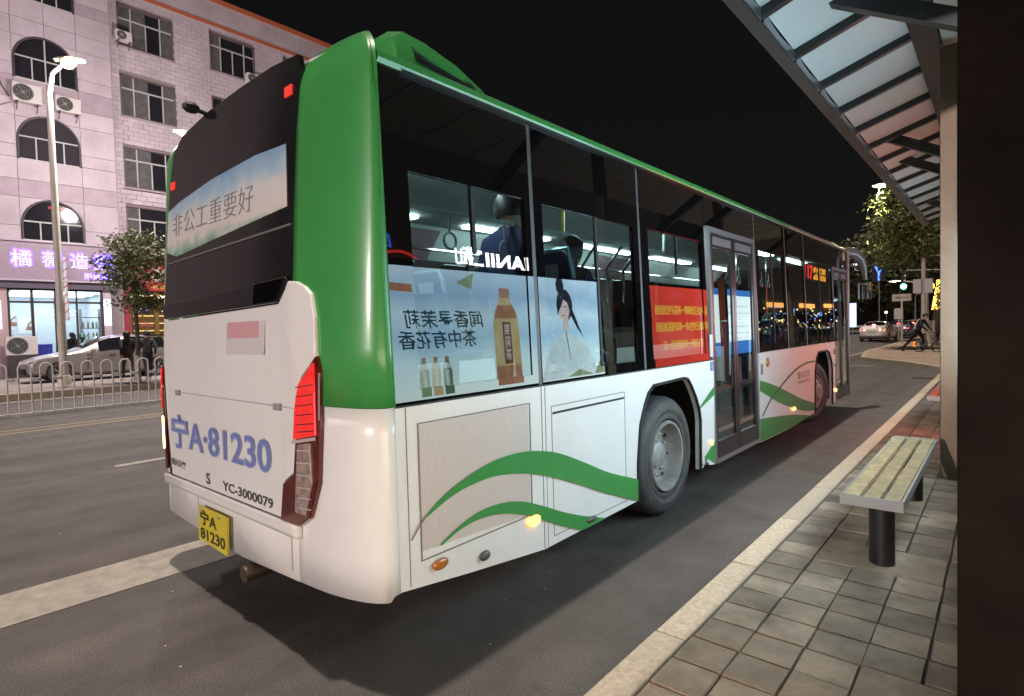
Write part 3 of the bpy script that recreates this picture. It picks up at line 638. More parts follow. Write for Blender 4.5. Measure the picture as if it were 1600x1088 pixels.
# wing mirror on its curved arm
mr_ = MB().tube([(-.1, 10.2, 2.80), (.02, 10.42, 2.78), (.10, 10.62, 2.68), (.14, 10.72, 2.5), (.16, 10.75, 2.30)], [.08, .10, .09, .06, .03], 10).build('mirror_arm', M('mirror_housing_grey', (.09, .08, .08), .35, coat=.3), BUS, smooth=True)
MB().box(.04, .27, 10.68, 10.74, 1.93, 2.26).build('mirror_housing', blackm, mr_, bevel=.03)
MB().box(.055, .255, 10.668, 10.679, 1.95, 2.24).build('mirror_glass', M('mirror_silver', (.8, .8, .8), .04, metal=1), mr_)
MB().ball((.02, 10.5, 2.58), (.06, .05, .05), 8).build('convex_mirror', chrome, mr_, smooth=True)
# route display: red 117 and amber dot-matrix columns
dp = MB().box(-.075, -.066, 7.42, 8.74, 2.17, 2.40).build('route_display', blackm, BUS)
text('route_number', '117', (-.066, 7.44, 2.185), FX, .46, .2, EM('led_red', (1, .03, .02), 5), dp, .004, .03)
k = MB()
for i in range(15):
    y = 7.95+i*.052
    for r in range(2):
        z0 = 2.19+r*.103; z = z0
        while z < z0+.088:
            h = random.choice((.014, .026, .04)); z1 = min(z+h, z0+.09)
            if random.random() < .82: k.box(-.064, -.06, y, y+random.choice((.022, .034, .04)), z, z1-.006)
            z = z1
k.build('route_matrix', EM('led_amber', (1, .33, .02), 4.5), dp)
# ---------------- inside of the bus
inn = M('bus_lining', (.62, .70, .68), .6); inn_d = M('bus_lining_dark', (.05, .055, .06), .7)
MB().box(-2.45, -.68, .2, 3.6, .372, .72).box(-2.45, -.06, 3.6, 7.4, .372, .40).box(-2.45, -.75, 7.4, 9.0, .372, .40).box(-2.45, -.06, 9.0, 10.1, .372, .40).build('bus_floor', inn_d, BUS)
MB().box(-.68, -.06, .2, 2.2, .80, .84).box(-.68, -.06, 2.2, 3.7, 1.205, 1.225).box(-.75, -.06, 7.4, 9.0, 1.205, 1.225).build('seat_platform', inn_d, BUS)
MB().box(-2.42, -.10, .2, 10.1, 2.60, 2.63).prism([(-2.42, .2, 2.60), (-2.42, .2, 2.30), (-2.16, .2, 2.595)], (0, 9.8, 0)).build('bus_ceiling', inn, BUS)
MB().box(-2.4, -.08, .24, .27, .4, 2.6).build('rear_bulkhead', inn_d, BUS)
lit = EM('bus_ceiling_light', (.82, 1, .98), 26)
for x in (-.62, -1.92):
    for i in range(5):
        MB().box(x-.06, x+.06, .6+i*1.95, 1.9+i*1.95, 2.575, 2.598).build('ceiling_light', lit, BUS)
MB().tube([(-2.13, .4, 2.36), (-2.13, 9.6, 2.36)], .016, 6).build('handrail', chrome, BUS, smooth=True)
MB().tube([(-.45, .4, 2.28), (-.45, 3.8, 2.28), (-.45, 3.84, 2.6)], .016, 6).build('handrail', M('handrail_pale', (.6, .68, .68), .25, metal=.3), BUS, smooth=True)
for y in (.8, 1.9, 2.5, 3.7, 5.35, 6.6, 7.9): MB().tube([(-.72, y, .4), (-.72, y, 2.6)], .016, 6).build('grab_pole', M('pole_yellow', (.55, .42, .06), .4) if y in (2.5,) else chrome, BUS, smooth=True)
for y in (2.6, 3.0, 3.3): MB().tube([(-.45, y, 2.27), (-.7, y+.15, 2.1), (-.75, y+.25, 1.8)], .014, 6).build('grab_rail', chrome, BUS, smooth=True)
strap = M('strap_grey', (.3, .33, .33), .5)
for y in (.55, .95, 1.45, 1.75, 2.15, 5.5, 5.9, 6.8, 7.1):
    k = MB().tube([(-.45, y, 2.27), (-.45, y, 2.16)], .008, 5)
    k.tube([(-.45, y+.05*math.sin(t), 2.11+.05*math.cos(t)) for t in [2*math.pi*i/12 for i in range(13)]], .008, 5, cap=False).build('strap_handle', strap, BUS, smooth=True)
cove = M('cove_advert', (.5, .52, .52), .5); covp = M('cove_advert_pink', (.3, .2, .24), .5)
for i, y in enumerate((.4, 1.5, 3.0, 5.4, 6.6)):
    a = MB().prism([(-2.405, y, 2.31), (-2.405, y+.95, 2.31), (-2.18, y+.95, 2.565), (-2.18, y, 2.565)], (.006, 0, -.006)).build('cove_advert', cove if i % 2 == 0 else covp, BUS)
bl = MB().box(-2.44, -2.42, .45, 1.15, 1.86, 2.28).build('wall_poster', M('poster_white', (.55, .55, .56), .5), BUS)
text('poster_lettering', '请勿倚靠\n注意安全', (-2.42, .5, 1.95), FX, .42, .24, M('poster_ink', (.04, .04, .06), .5), bl, .004)
MB().prism([(-2.42, .98, 1.87), (-2.42, 1.14, 1.87), (-2.42, 1.14, 2.27), (-2.42, 1.08, 2.27)], (.004, 0, 0)).build('poster_band', covp, bl)
seatm = M('bus_seat_blue', (.012, .022, .09), .5); seatg = M('bus_seat_shell', (.25, .3, .36), .4)
def seat(x, y, z):
    s_ = MB().box(x-.21, x+.21, y-.2, y+.22, z+.38, z+.46).build('bus_seat', seatm, BUS, bevel=.03)
    MB().prism([(x-.21, y-.2, z+.44), (x+.21, y-.2, z+.44), (x+.19, y-.3, z+1.12), (x+.12, y-.31, z+1.2), (x-.12, y-.31, z+1.2), (x-.19, y-.3, z+1.12)], (0, .07, 0)).build('seat_back', seatm, s_, bevel=.02)
    MB().prism([(x-.1, y-.304, z+1.0), (x+.1, y-.304, z+1.0), (x+.1, y-.314, z+1.1), (x-.1, y-.314, z+1.1)], (0, -.005, 0)).build('seat_grip', seatg, s_)
    MB().box(x-.03, x+.03, y-.05, y+.05, z-(.2 if z > .5 else 0), z+.38).build('seat_leg', dark_met, s_)
    MB().tube([(x-.2, y-.27, z+1.0), (x-.2, y-.33, z+1.2), (x+.2, y-.33, z+1.2), (x+.2, y-.27, z+1.0)], .014, 6).build('seat_rail', M('seat_rail', (.3, .55, .62), .25, metal=.3), s_, smooth=True)
    return s_
for x, y, z in ((-.4, 2.15, .92), (-2.0, 1.2, .92), (-2.0, 2.4, .92), (-.4, 6.0, .4), (-.4, 7.0, .4), (-2.0, 4.6, .4)): seat(x, y, z)

# ------------------------------------------------------------------ people: one skinned body each
def person(name, label, J, mats, loc=(0, 0, 0), rz=0, hair_long=False, group=None, scale=1.0, hat=None, cat='person'):
    """J: joint name -> point (figure faces -Y, stands on z=0). mats: dict of body zone -> material."""
    bones = [('pelvis', 'spine', 'top'), ('spine', 'chest', 'top'), ('chest', 'neck', 'top'), ('neck', 'head', 'skin'), ('head', 'crown', 'skin')]
    for s_ in 'lr':
        bones += [('chest', 'sh_'+s_, 'top'), ('sh_'+s_, 'el_'+s_, 'sleeve'), ('el_'+s_, 'wr_'+s_, 'sleeve'), ('wr_'+s_, 'ha_'+s_, 'skin'),
                  ('pelvis', 'hi_'+s_, 'legs'), ('hi_'+s_, 'kn_'+s_, 'legs'), ('kn_'+s_, 'an_'+s_, 'legs'), ('an_'+s_, 'to_'+s_, 'shoe')]
    rad = dict(pelvis=(.15, .11), spine=(.14, .10), chest=(.16, .11), neck=(.055, .055), head=(.085, .098), crown=(.075, .085))
    for s_ in 'lr': rad.update({'sh_'+s_: (.07, .07), 'el_'+s_: (.048, .048), 'wr_'+s_: (.034, .034), 'ha_'+s_: (.04, .022), 'hi_'+s_: (.095, .095), 'kn_'+s_: (.062, .062), 'an_'+s_: (.045, .045), 'to_'+s_: (.045, .035)})
    names = list(dict.fromkeys([b for bb in bones for b in bb[:2]]))
    me = bpy.data.meshes.new(name+'_frame'); me.from_pydata([J[n] for n in names], [(names.index(a), names.index(b)) for a, b, _ in bones], [])
    tmp = bpy.data.objects.new('tmp', me); C.objects.link(tmp)
    tmp.modifiers.new('skin', 'SKIN'); sub = tmp.modifiers.new('sub', 'SUBSURF'); sub.levels = sub.render_levels = 2
    for i, n in enumerate(names):
        me.skin_vertices[0].data[i].radius = rad[n]; me.skin_vertices[0].data[i].use_root = (n == 'pelvis')
    bpy.context.view_layer.update(); dg = bpy.context.evaluated_depsgraph_get()
    body = bpy.data.meshes.new_from_object(tmp.evaluated_get(dg)); bpy.data.objects.remove(tmp); bpy.data.meshes.remove(me)
    zones = ['top', 'sleeve', 'legs', 'skin', 'shoe']; body.materials.clear()
    for z in zones: body.materials.append(mats[z])
    segs = [(Vector(J[a]), Vector(J[b]), z) for a, b, z in bones]
    bm = bmesh.new(); bm.from_mesh(body)
    for f in bm.faces:
        c = f.calc_center_median(); best = None
        for a, b, z in segs:
            t = max(0, min(1, (c-a).dot(b-a)/max(1e-6, (b-a).length_squared))); d = (a+(b-a)*t-c).length
            if best is None or d < best[0]: best = (d, z)
        f.material_index = zones.index(best[1]); f.smooth = True
    bm.to_mesh(body); bm.free()
    # fingers, nose and ears joined to the same mesh
    k = MB()
    for s_ in 'lr':
        h = Vector(J['ha_'+s_]); d = (h-Vector(J['wr_'+s_])).normalized(); sd_ = d.cross(Vector((0, 1, .1))).normalized()
        for i, L in enumerate((.06, .07, .066, .05)):
            o = h+sd_*((i-1.5)*.018); k.tube([o-d*.01, o+d*L*.55+Vector((0, -.004, 0)), o+d*L+Vector((0, -.018, 0))], [.009, .008, .006], 6, mi=3)
        o = h-d*.05-sd_*.03; k.tube([o, o-sd_*.02+d*.03, o-sd_*.022+d*.06], [.01, .009, .007], 6, mi=3)
    hd = Vector(J['head']); cw = Vector(J['crown']); upv = (cw-hd).normalized()
    fc = J.get('face', Vector((0, -1, 0))); fc = (Vector(fc)-upv*Vector(fc).dot(upv)).normalized(); sdv = fc.cross(upv)
    k.tube([hd+fc*.088+upv*.06, hd+fc*.112+upv*.03, hd+fc*.1+upv*.015], [.008, .014, .008], 6, mi=3)
    for q in (-1, 1): k.ball(hd+sdv*q*.088+upv*.035, (.014, .016, .03), 6, mi=3)
    root = thing(name, label, cat, (0, 0, 0), group)
    km = k.mesh('x', [mats[z] for z in zones], True)
    bm = bmesh.new(); bm.from_mesh(body); bm.from_mesh(km); bm.to_mesh(body); bm.free(); bpy.data.meshes.remove(km)
    bo = bpy.data.objects.new('body', body); C.objects.link(bo); bo.parent = root
    eyes = MB()
    for q in (-1, 1): eyes.ball(hd+fc*.092+sdv*q*.034+upv*.055, (.011, .011, .007), 6)
    eyes.build('eyes', hair, bo)
    MB().bar(hd+fc*.094+sdv*-.022+upv*-.012, hd+fc*.094+sdv*.022+upv*-.012, .006, .006).build('mouth', M('lips', (.3, .1, .08), .5), bo)
    hm = MB(); n = 14
    c0 = hd+upv*.06-fc*.012; rows = []
    for i in range(9):
        a = i/8*R(118 if not hair_long else 125); rr = []
        for j in range(n):
            t = 2*math.pi*j/n; d = sdv*math.cos(t)+fc*math.sin(t); lim = 1.0 if math.sin(t) < .35 else .55
            aa = a*lim; rr.append(c0+d*math.sin(aa)*.115+upv*math.cos(aa)*.128)
        rr.append(rr[0]); rows.append(rr)
    hm.grid(rows)
    if hair_long:
        hm.tube([c0-fc*.06+upv*.0, c0-fc*.1-upv*.16, c0-fc*.09-upv*.34], [.1, .095, .05], 10)
    ho = hm.build('hair', mats.get('hair', hair), bo, smooth=True)
    root.scale = (scale,)*3; root.location = loc; root.rotation_euler = (0, 0, rz)
    return root
def stand(walk=0, arms=.06, lean=0):
    J = dict(pelvis=V((0, 0, .96)), spine=V((0, -lean*.4, 1.14)), chest=V((0, -lean, 1.34)), neck=V((0, -lean-.01, 1.50)), head=V((0, -lean-.035, 1.585)), crown=V((0, -lean-.03, 1.70)))
    for s_, q in (('l', 1), ('r', -1)):
        w_ = walk*q
        J['sh_'+s_] = V((.185*q, -lean, 1.42)); J['el_'+s_] = V((.225*q, -lean+.03+w_*.35, 1.14)); J['wr_'+s_] = V((.215*q, -lean-.10+w_*.45, .91)); J['ha_'+s_] = V((.205*q, -lean-.13+w_*.48, .84))
        J['hi_'+s_] = V((.095*q, 0, .90)); J['kn_'+s_] = V((.10*q, -.03-w_*.38, .50)); J['an_'+s_] = V((.105*q, .03-w_*.75, .085+(.05 if w_ < 0 else 0))); J['to_'+s_] = V((.12*q, -.13-w_*.75, .045))
    return J
allk = dict(top=cloth_k, sleeve=cloth_k, legs=cloth_k, skin=skin, shoe=white_shoe)
person('person', 'person with long hair in black clothes walking beside the small tree', stand(.34), allk, (-20.15, 4.55, .2), R(-90), True, 'people walking past the parked car', .93)
person('person', 'person with short hair and open black jacket walking nearest the red tail lamp', stand(-.4), dict(allk, top=M('dark_grey_jacket', (.05, .048, .05), .8)), (-19.6, 4.98, .2), R(-96), False, 'people walking past the parked car', .93)
person('person', 'person in dark clothes standing inside the lit shop doorway', stand(.02), dict(allk, shoe=cloth_k, legs=cloth_n), (-28.4, 4.75, .2), R(-60), True, None, .98)
def sitting():
    J = stand(); dz = -.06
    for n in ('pelvis', 'spine', 'chest', 'neck', 'head', 'crown', 'sh_l', 'sh_r'): J[n] = J[n]+V((0, 0, -.40))
    J['spine'] += V((0, .03, 0)); J['chest'] += V((0, .05, 0)); J['neck'] += V((0, .03, 0)); J['head'] += V((0, .0, 0)); J['crown'] += V((0, .0, 0)); J['face'] = V((0, -1, -.2))
    for s_, q in (('l', 1), ('r', -1)):
        J['sh_'+s_] += V((0, .05, 0)); J['el_'+s_] = V((.24*q, -.05, .78)); J['wr_'+s_] = V((.12*q, -.26, .72)); J['ha_'+s_] = V((.08*q, -.32, .72))
        J['hi_'+s_] = V((.095*q, -.04, .55)); J['kn_'+s_] = V((.11*q, -.42, .52)); J['an_'+s_] = V((.11*q, -.42, .1)); J['to_'+s_] = V((.11*q, -.58, .06))
    return J
navy = dict(top=cloth_n, sleeve=cloth_n, legs=cloth_k, skin=skin, shoe=cloth_k)
person('person', 'standing passenger in navy top seen through the rearmost side window', stand(.02), navy, (-.5, 1.55, .72), R(180), False, 'passengers on the bus', 1.02)
person('person', 'seated passenger with dark hair seen through the second side window', sitting(), dict(navy, top=cloth_k), (-.45, 2.2, .98), R(180), True, 'passengers on the bus', .95)
person('person', 'seated passenger near the front behind the route display', sitting(), dict(navy, top=cloth_g), (-.42, 6.98, .4), R(180), False, 'passengers on the bus', .95)

# ------------------------------------------------------------------ bus shelter: canopy, posts, light boxes, pillar, benches
SH = thing('bus_shelter', 'bus shelter with sloping frosted glass canopy on steel posts', 'bus shelter', (1.7, 7, .13))
X0, Z0, X1, Z1 = .72, 3.735, 1.477, 3.965
cz_ = lambda x: Z0+(x-X0)*(Z1-Z0)/(X1-X0)
ys = [2.895+.8456*i for i in range(-4, 15)]
for a, b in zip(ys, ys[1:]):
    MB().prism([(X0+.05, a+.03, cz_(X0+.05)+.045), (X1+.02, a+.03, cz_(X1+.02)+.045), (X1+.02, b-.03, cz_(X1+.02)+.045), (X0+.05, b-.03, cz_(X0+.05)+.045)], (0, 0, .012)).build('canopy_pane', frosted, SH)
    MB().prism([(1.66, a+.03, 3.99), (2.9, a+.03, 3.99), (2.9, b-.03, 3.99), (1.66, b-.03, 3.99)], (0, 0, .012)).build('canopy_pane', frosted, SH)
canopy_m = M('canopy_steel', (.035, .042, .045), .35, metal=.4, var=.2, scale=6)
for y in ys:
    MB().bar((X0+.02, y, cz_(X0)+.015), (X1+.03, y, cz_(X1)+.02), .055, .06).build('canopy_bar', canopy_m, SH)
MB().box(X0-.05, X0-.035, ys[0], ys[-1]+.05, Z0-.03, Z0+.085).box(X0-.05, X0+.045, ys[0], ys[-1]+.05, Z0-.045, Z0-.03).build('canopy_edge_beam', M('edge_beam', (.09, .085, .085), .4, metal=.5), SH)
k = MB()
for a, b in zip(ys, ys[1:]):     # scalloped inner apron between the bars
    pts = [(X0+.048, a+.03+(b-a-.06)*t, Z0-.03) for t in (0, 1)] + [(X0+.048, a+.03+(b-a-.06)*(1-t), Z0+.06+.0-.035*math.sin(math.pi*t)) for t in [i/8 for i in range(9)]]
    MB().prism(pts, (.006, 0, 0)).build('edge_apron', M('apron_steel', (.22, .26, .28), .3, metal=.6), SH)
MB().box(X1, 1.645, ys[0], ys[-1]+.05, 3.93, 4.02).build('ridge_beam', canopy_m, SH)
for y, kx in ((3.4, 1), (7.3, 1), (8.6, 1), (12.6, 1)):
    MB().bar((X0+.1, y, 3.99-.03 if y > 4 else 4.12), (2.15, y, 3.22 if y > 4 else 3.34), .1, .11).build('bracket_arm', canopy_m, SH)
for y in (4.95, 9.0, 13.2):
    P = MB().box(1.645, 1.77, y-.06, y+.06, .12, 3.94).build('steel_post', steel, SH, bevel=.006)
    MB().box(1.63, 1.785, y-.075, y+.075, .125, .14).build('post_foot', steel, P)
pil = tag(MB().box(1.985, 2.62, .32, .62, .12, 4.3).build('dark_pillar', brown_panel, None, bevel=.004), 'dark brown panel clad pillar standing right next to the viewer', 'pillar')
text_dark = M('ad_green_ink', (.02, .07, .075), .6)
def lightbox(label, y0, y1, z0, z1, lx=1.80):
    B = thing('light_box', label, 'advertising board', (lx+.1, (y0+y1)/2, .13), 'illuminated boards of the bus shelter')
    k = MB(); e = .06
    for a, b, c, d in ((y0-e, y1+e, z0-e, z0), (y0-e, y1+e, z1, z1+e), (y0-e, y0, z0, z1), (y1, y1+e, z0, z1)): k.box(lx-.01, lx+.22, a, b, c, d)
    k.box(lx+.2, lx+.22, y0, y1, z0, z1); k.build('cabinet', black_met, B)
    for y in (y0+.3, y1-.3): MB().box(lx+.06, lx+.16, y-.05, y+.05, .13, z0-e).build('leg', dark_met, B)
    return B
def adp(B, name, pts, mat, lift, lx=1.80): return MB().prism([(lx-lift, y, z) for y, z in pts], (.0008, 0, 0)).build(name, mat, B)
def emgrad(name, stops, z0, z1, s, sc=2.5, amt=.25):
    mt = bpy.data.materials.new(name); mt.use_nodes = True; N = mt.node_tree.nodes; L = mt.node_tree.links; b = N['Principled BSDF']
    tc = N.new('ShaderNodeTexCoord'); sx = N.new('ShaderNodeSeparateXYZ'); L.new(tc.outputs['Object'], sx.inputs[0])
    nz = N.new('ShaderNodeTexNoise'); nz.inputs['Scale'].default_value = sc; nz.inputs['Detail'].default_value = 3; L.new(tc.outputs['Object'], nz.inputs['Vector'])
    mr = N.new('ShaderNodeMapRange'); mr.inputs[1].default_value = z0; mr.inputs[2].default_value = z1; L.new(sx.outputs['Z'], mr.inputs[0])
    ad = N.new('ShaderNodeMath'); ad.operation = 'MULTIPLY_ADD'; ad.inputs[1].default_value = amt; L.new(nz.outputs['Fac'], ad.inputs[0]); L.new(mr.outputs[0], ad.inputs[2])
    sb = N.new('ShaderNodeMath'); sb.operation = 'SUBTRACT'; sb.inputs[1].default_value = amt/2; L.new(ad.outputs[0], sb.inputs[0])
    cr = N.new('ShaderNodeValToRGB'); L.new(sb.outputs[0], cr.inputs[0]); e = cr.color_ramp.elements
    e[0].position, e[0].color = stops[0][0], (*stops[0][1], 1); e[1].position, e[1].color = stops[-1][0], (*stops[-1][1], 1)
    for p, c in stops[1:-1]:
        q = e.new(p); q.color = (*c, 1)
    b.inputs['Base Color'].default_value = (.02, .02, .02, 1); L.new(cr.outputs[0], b.inputs['Emission Color']); b.inputs['Emission Strength'].default_value = s; return mt
AD = 12.5
blue_ad = emgrad('tea_advert_print', [(0, (.66, .86, .84)), (.25, (.55, .80, .87)), (.45, (.34, .58, .76)), (.62, (.48, .71, .83)), (.8, (.29, .48, .67)), (1, (.45, .65, .80))], 1.10, 2.28, AD)
B1 = lightbox('pale blue tea advert board glowing, seen mirrored in the rear bus windows', 1.42, 4.86, 1.10, 2.28)
adp(B1, 'advert_sheet', [(1.42, 1.10), (4.86, 1.10), (4.86, 2.28), (1.42, 2.28)], blue_ad, 0)
def lbY(yh): return -1.416+(yh+1.416)*1.87
def lbZ(zh): return 1.57+(zh-1.57)*1.87
ink = EM('advert_dark_ink', (.05, .13, .15), 4.5)
text('advert_lettering', '闻香寻茉莉', (1.8, 2.68, 1.73), FM, .98, .165, ink, B1, .003, .012, .12)
text('advert_lettering', '茶中有花香', (1.8, 2.58, 1.545), FM, .96, .165, ink, B1, .003, .012, .12)
bott_y = EMV('bottle_tea_print', (.8, .72, .42), 7.5, .4, 7, (.7, .53, .24)); bott_o = EMV('bottle_orange_print', (.8, .45, .28), 5.5, .4, 9, (.62, .3, .16)); bott_r = EMV('bottle_label_print', (.42, .2, .16), 4.5, .5, 20); bott_g = EMV('bottle_green_print', (.45, .68, .4), 7, .4, 9); pale = EM('pale_print', (.8, .8, .75), 8)
def bottle(B, yc, z0, h, wd, body, cap, lab):
    pr_ = [(.5, 0), (.5, .62), (.44, .75), (.2, .90), (.2, 1.0)]
    adp(B, 'printed_bottle', [(yc+a*wd, z0+b*h) for a, b in pr_] + [(yc-a*wd, z0+b*h) for a, b in reversed(pr_)], body, .003)
    adp(B, 'printed_cap', [(yc-.2*wd, z0+.92*h), (yc+.2*wd, z0+.92*h), (yc+.2*wd, z0+1.02*h), (yc-.2*wd, z0+1.02*h)], cap, .005)
    adp(B, 'printed_label', [(yc-.16*wd, z0+.22*h), (yc+.16*wd, z0+.22*h), (yc+.16*wd, z0+.66*h), (yc-.16*wd, z0+.66*h)], lab, .005)
    adp(B, 'printed_base', [(yc-.5*wd, z0), (yc+.5*wd, z0), (yc+.5*wd, z0+.2*h), (yc-.5*wd, z0+.2*h)], bott_o if wd > .2 else body, .005)
    adp(B, 'printed_shoulder', [(yc-.46*wd, z0+.70*h), (yc+.46*wd, z0+.70*h), (yc+.3*wd, z0+.84*h), (yc-.3*wd, z0+.84*h)], bott_o if wd > .2 else lab, .005)
bottle(B1, 3.03, 1.13, .98, .40, bott_y, bott_o, bott_r)
text('bottle_lettering', '茉\n莉\n茶', (1.8, 3.08, 1.38), FM, .10, .38, pale, B1, .007, .01)
for i, (y, c) in enumerate(((1.88, bott_g), (2.02, bott_y), (2.16, EM('bottle_dark_green_print', (.2, .38, .25), 5)))): bottle(B1, y, 1.12, .34, .115, c, bott_o, pale)
adp(B1, 'printed_logo', [(1.55, 2.06), (1.80, 2.05), (1.80, 2.12), (1.55, 2.13)], bott_o, .003)
adp(B1, 'printed_leaf', [(2.35, 2.16), (2.6, 2.27), (2.55, 2.1)], bott_g, .003); adp(B1, 'printed_leaf', [(4.05, 1.12), (4.3, 1.2), (4.6, 1.12)], bott_g, .003); adp(B1, 'printed_leaf', [(4.62, 1.12), (4.85, 1.35), (4.85, 1.12)], bott_g, .003)
# printed figure: generic woman in a pale robe
ell = lambda yc, zc, a, b, n=20: [(yc+a*math.cos(2*math.pi*i/n), zc+b*math.sin(2*math.pi*i/n)) for i in range(n)]
fl_ = EMV('printed_skin', (.82, .72, .70), 9, .22, 14); hr_ = EMV('printed_hair', (.10, .13, .17), 3.2, .6, 18); rob = EMV('printed_robe', (.60, .80, .84), 11, .2, 6)
adp(B1, 'printed_robe', [(3.55, 1.11), (3.66, 1.36), (3.86, 1.54), (4.02, 1.64), (4.16, 1.64), (4.42, 1.54), (4.62, 1.36), (4.74, 1.11)], rob, .002)
FO = lambda P: [(y-.17, z+.07) for y, z in P]
adp(B1, 'printed_hair', FO(ell(4.27, 1.90, .16, .19)), hr_, .003); adp(B1, 'printed_bun', FO(ell(4.20, 2.13, .075, .11)), hr_, .003)
adp(B1, 'printed_hair_fall', FO([(4.38, 1.92), (4.45, 1.8), (4.62, 1.5), (4.5, 1.62), (4.36, 1.8)]), hr_, .004)
adp(B1, 'printed_neck', FO([(4.2, 1.6), (4.33, 1.6), (4.32, 1.78), (4.21, 1.78)]), fl_, .004)
adp(B1, 'printed_face', FO(ell(4.24, 1.86, .115, .15)), fl_, .0052)
adp(B1, 'printed_fringe', FO([(4.12, 1.93), (4.3, 2.03), (4.38, 1.95), (4.37, 1.8), (4.33, 1.92), (4.22, 1.99), (4.13, 1.97), (4.11, 1.78)]), hr_, .0062)
for y in (4.19, 4.28): adp(B1, 'printed_eye', FO(ell(y, 1.88, .022, .008, 8)), hr_, .0062)
adp(B1, 'printed_mouth', FO(ell(4.22, 1.775, .022, .01, 8)), EM('printed_lips', (.6, .08, .08), 4), .0062)
adp(B1, 'printed_collar', [(4.07, 1.66), (4.10, 1.66), (4.15, 1.3), (4.135, 1.3)], EM('printed_fold', (.35, .52, .55), 6), .004)
B2 = lightbox('red slogan board with yellow lettering, seen mirrored beside the middle door', 6.25, 8.55, 1.05, 2.3)
adp(B2, 'advert_sheet', [(6.25, 1.05), (8.55, 1.05), (8.55, 2.3), (6.25, 2.3)], EM('red_board_print', (.8, .062, .042), 4.7), 0)
yel = EM('yellow_board_ink', (.75, .55, .06), 5.6)
for i, t in enumerate(('像爱护自己的眼睛一样爱护民族团结', '像珍视自己的生命一样珍视民族团结')): text('board_lettering', t, (1.8, 8.5, 1.86-i*.26), FM, 2.1, .15, yel, B2, .003, .014)
text('board_lettering', '像石榴籽一样紧紧抱在一起', (1.8, 8.1, 1.32), FM, 1.5, .14, yel, B2, .003, .014)
B3 = lightbox('white and blue timetable board glowing, seen mirrored in the middle bus door', 8.75, 10.85, 1.05, 2.3)
adp(B3, 'advert_sheet', [(8.75, 1.05), (10.85, 1.05), (10.85, 2.3), (8.75, 2.3)], emgrad('white_board_print', [(0, (.62, .80, .86)), (.5, (.75, .88, .9)), (1, (.66, .84, .9))], 1.05, 2.3, 5.0), 0)
adp(B3, 'blue_band', [(8.75, 1.05), (10.85, 1.05), (10.85, 1.30), (8.75, 1.30)], EM('blue_board_print', (.06, .25, .75), 3), .003); adp(B3, 'blue_band', [(8.75, 2.18), (10.85, 2.18), (10.85, 2.3), (8.75, 2.3)], EM('blue_board_print', (.06, .25, .75), 3), .003)
for i in range(5): adp(B3, 'printed_line', [(8.95, 1.45+i*.13), (10.65, 1.45+i*.13), (10.65, 1.458+i*.13), (8.95, 1.458+i*.13)], EM('printed_line_grey', (.3, .42, .5), 2.4), .003)
for B in (B1, B2, B3):
    B.scale = (1.0385,)*3; B.location = (2.054, -1.416+(B.location.y+1.416)*1.0385, .0746)
B0 = lightbox('warm white and yellow advert board beside the viewer, glinting on the green bus corner', -3.6, .15, .34, 1.6, 2.34)
adp(B0, 'advert_sheet', [(-3.6, .34), (.15, .34), (.15, 1.6), (-3.6, 1.6)], EM('warm_board_print', (1, .89, .86), 3.7), 0, 2.34)
for y_ in (-2.9, -1.5, -.4): adp(B0, 'printed_panel', [(y_-.16, .45), (y_+.16, .45), (y_+.12, 1.52), (y_-.12, 1.52)], EM('yellow_board_print', (1, .72, .2), 9), .003, 2.34)
def bench(label, x0, x1, y0, y1, z, mat):
    b = thing('slatted_bench', label, 'bench', ((x0+x1)/2, (y0+y1)/2, .13), 'benches of the bus stop'); n = 3; g = .022; wd = (x1-x0-.03-g*(n-1))/n
    for i in range(n):
        a = x0+.015+i*(wd+g); MB().box(a, a+wd, y0+.012, y1-.012, z-.035, z+random.uniform(-.002, .003)).build('slat', mat, b, bevel=.004)
    fr = MB().box(x0, x1, y0, y0+.012, z-.06, z+.002).box(x0, x1, y1-.012, y1, z-.06, z+.002).box(x0, x0+.013, y0+.012, y1-.012, z-.06, z-.005).box(x1-.013, x1, y0+.012, y1-.012, z-.06, z-.005).box(x0+.05, x1-.05, y0+.1, y0+.35, z-.055, z-.037).box(x0+.05, x1-.05, y1-.35, y1-.1, z-.055, z-.037)
    fr.build('frame', M('bench_frame_grey', (.3, .29, .28), .45, metal=.4), b)
    for y in (y0+.17, y1-.42): MB().lathe([(0, 0), (.066, 0), (.066, z-.13-.055), (0, z-.13-.055)], ((x0+x1)/2+.03, y, .13), (0, 0, 1), 24).build('leg', black_met, b, smooth=True)
    return b
bench('weathered grey slatted bench on black round legs next to the pavement edge', 1.345, 1.655, 2.33, 4.46, .555, wood)
bench('red brown slatted bench half hidden behind the steel post', 1.32, 1.64, 7.7, 9.7, .555, wood_red)

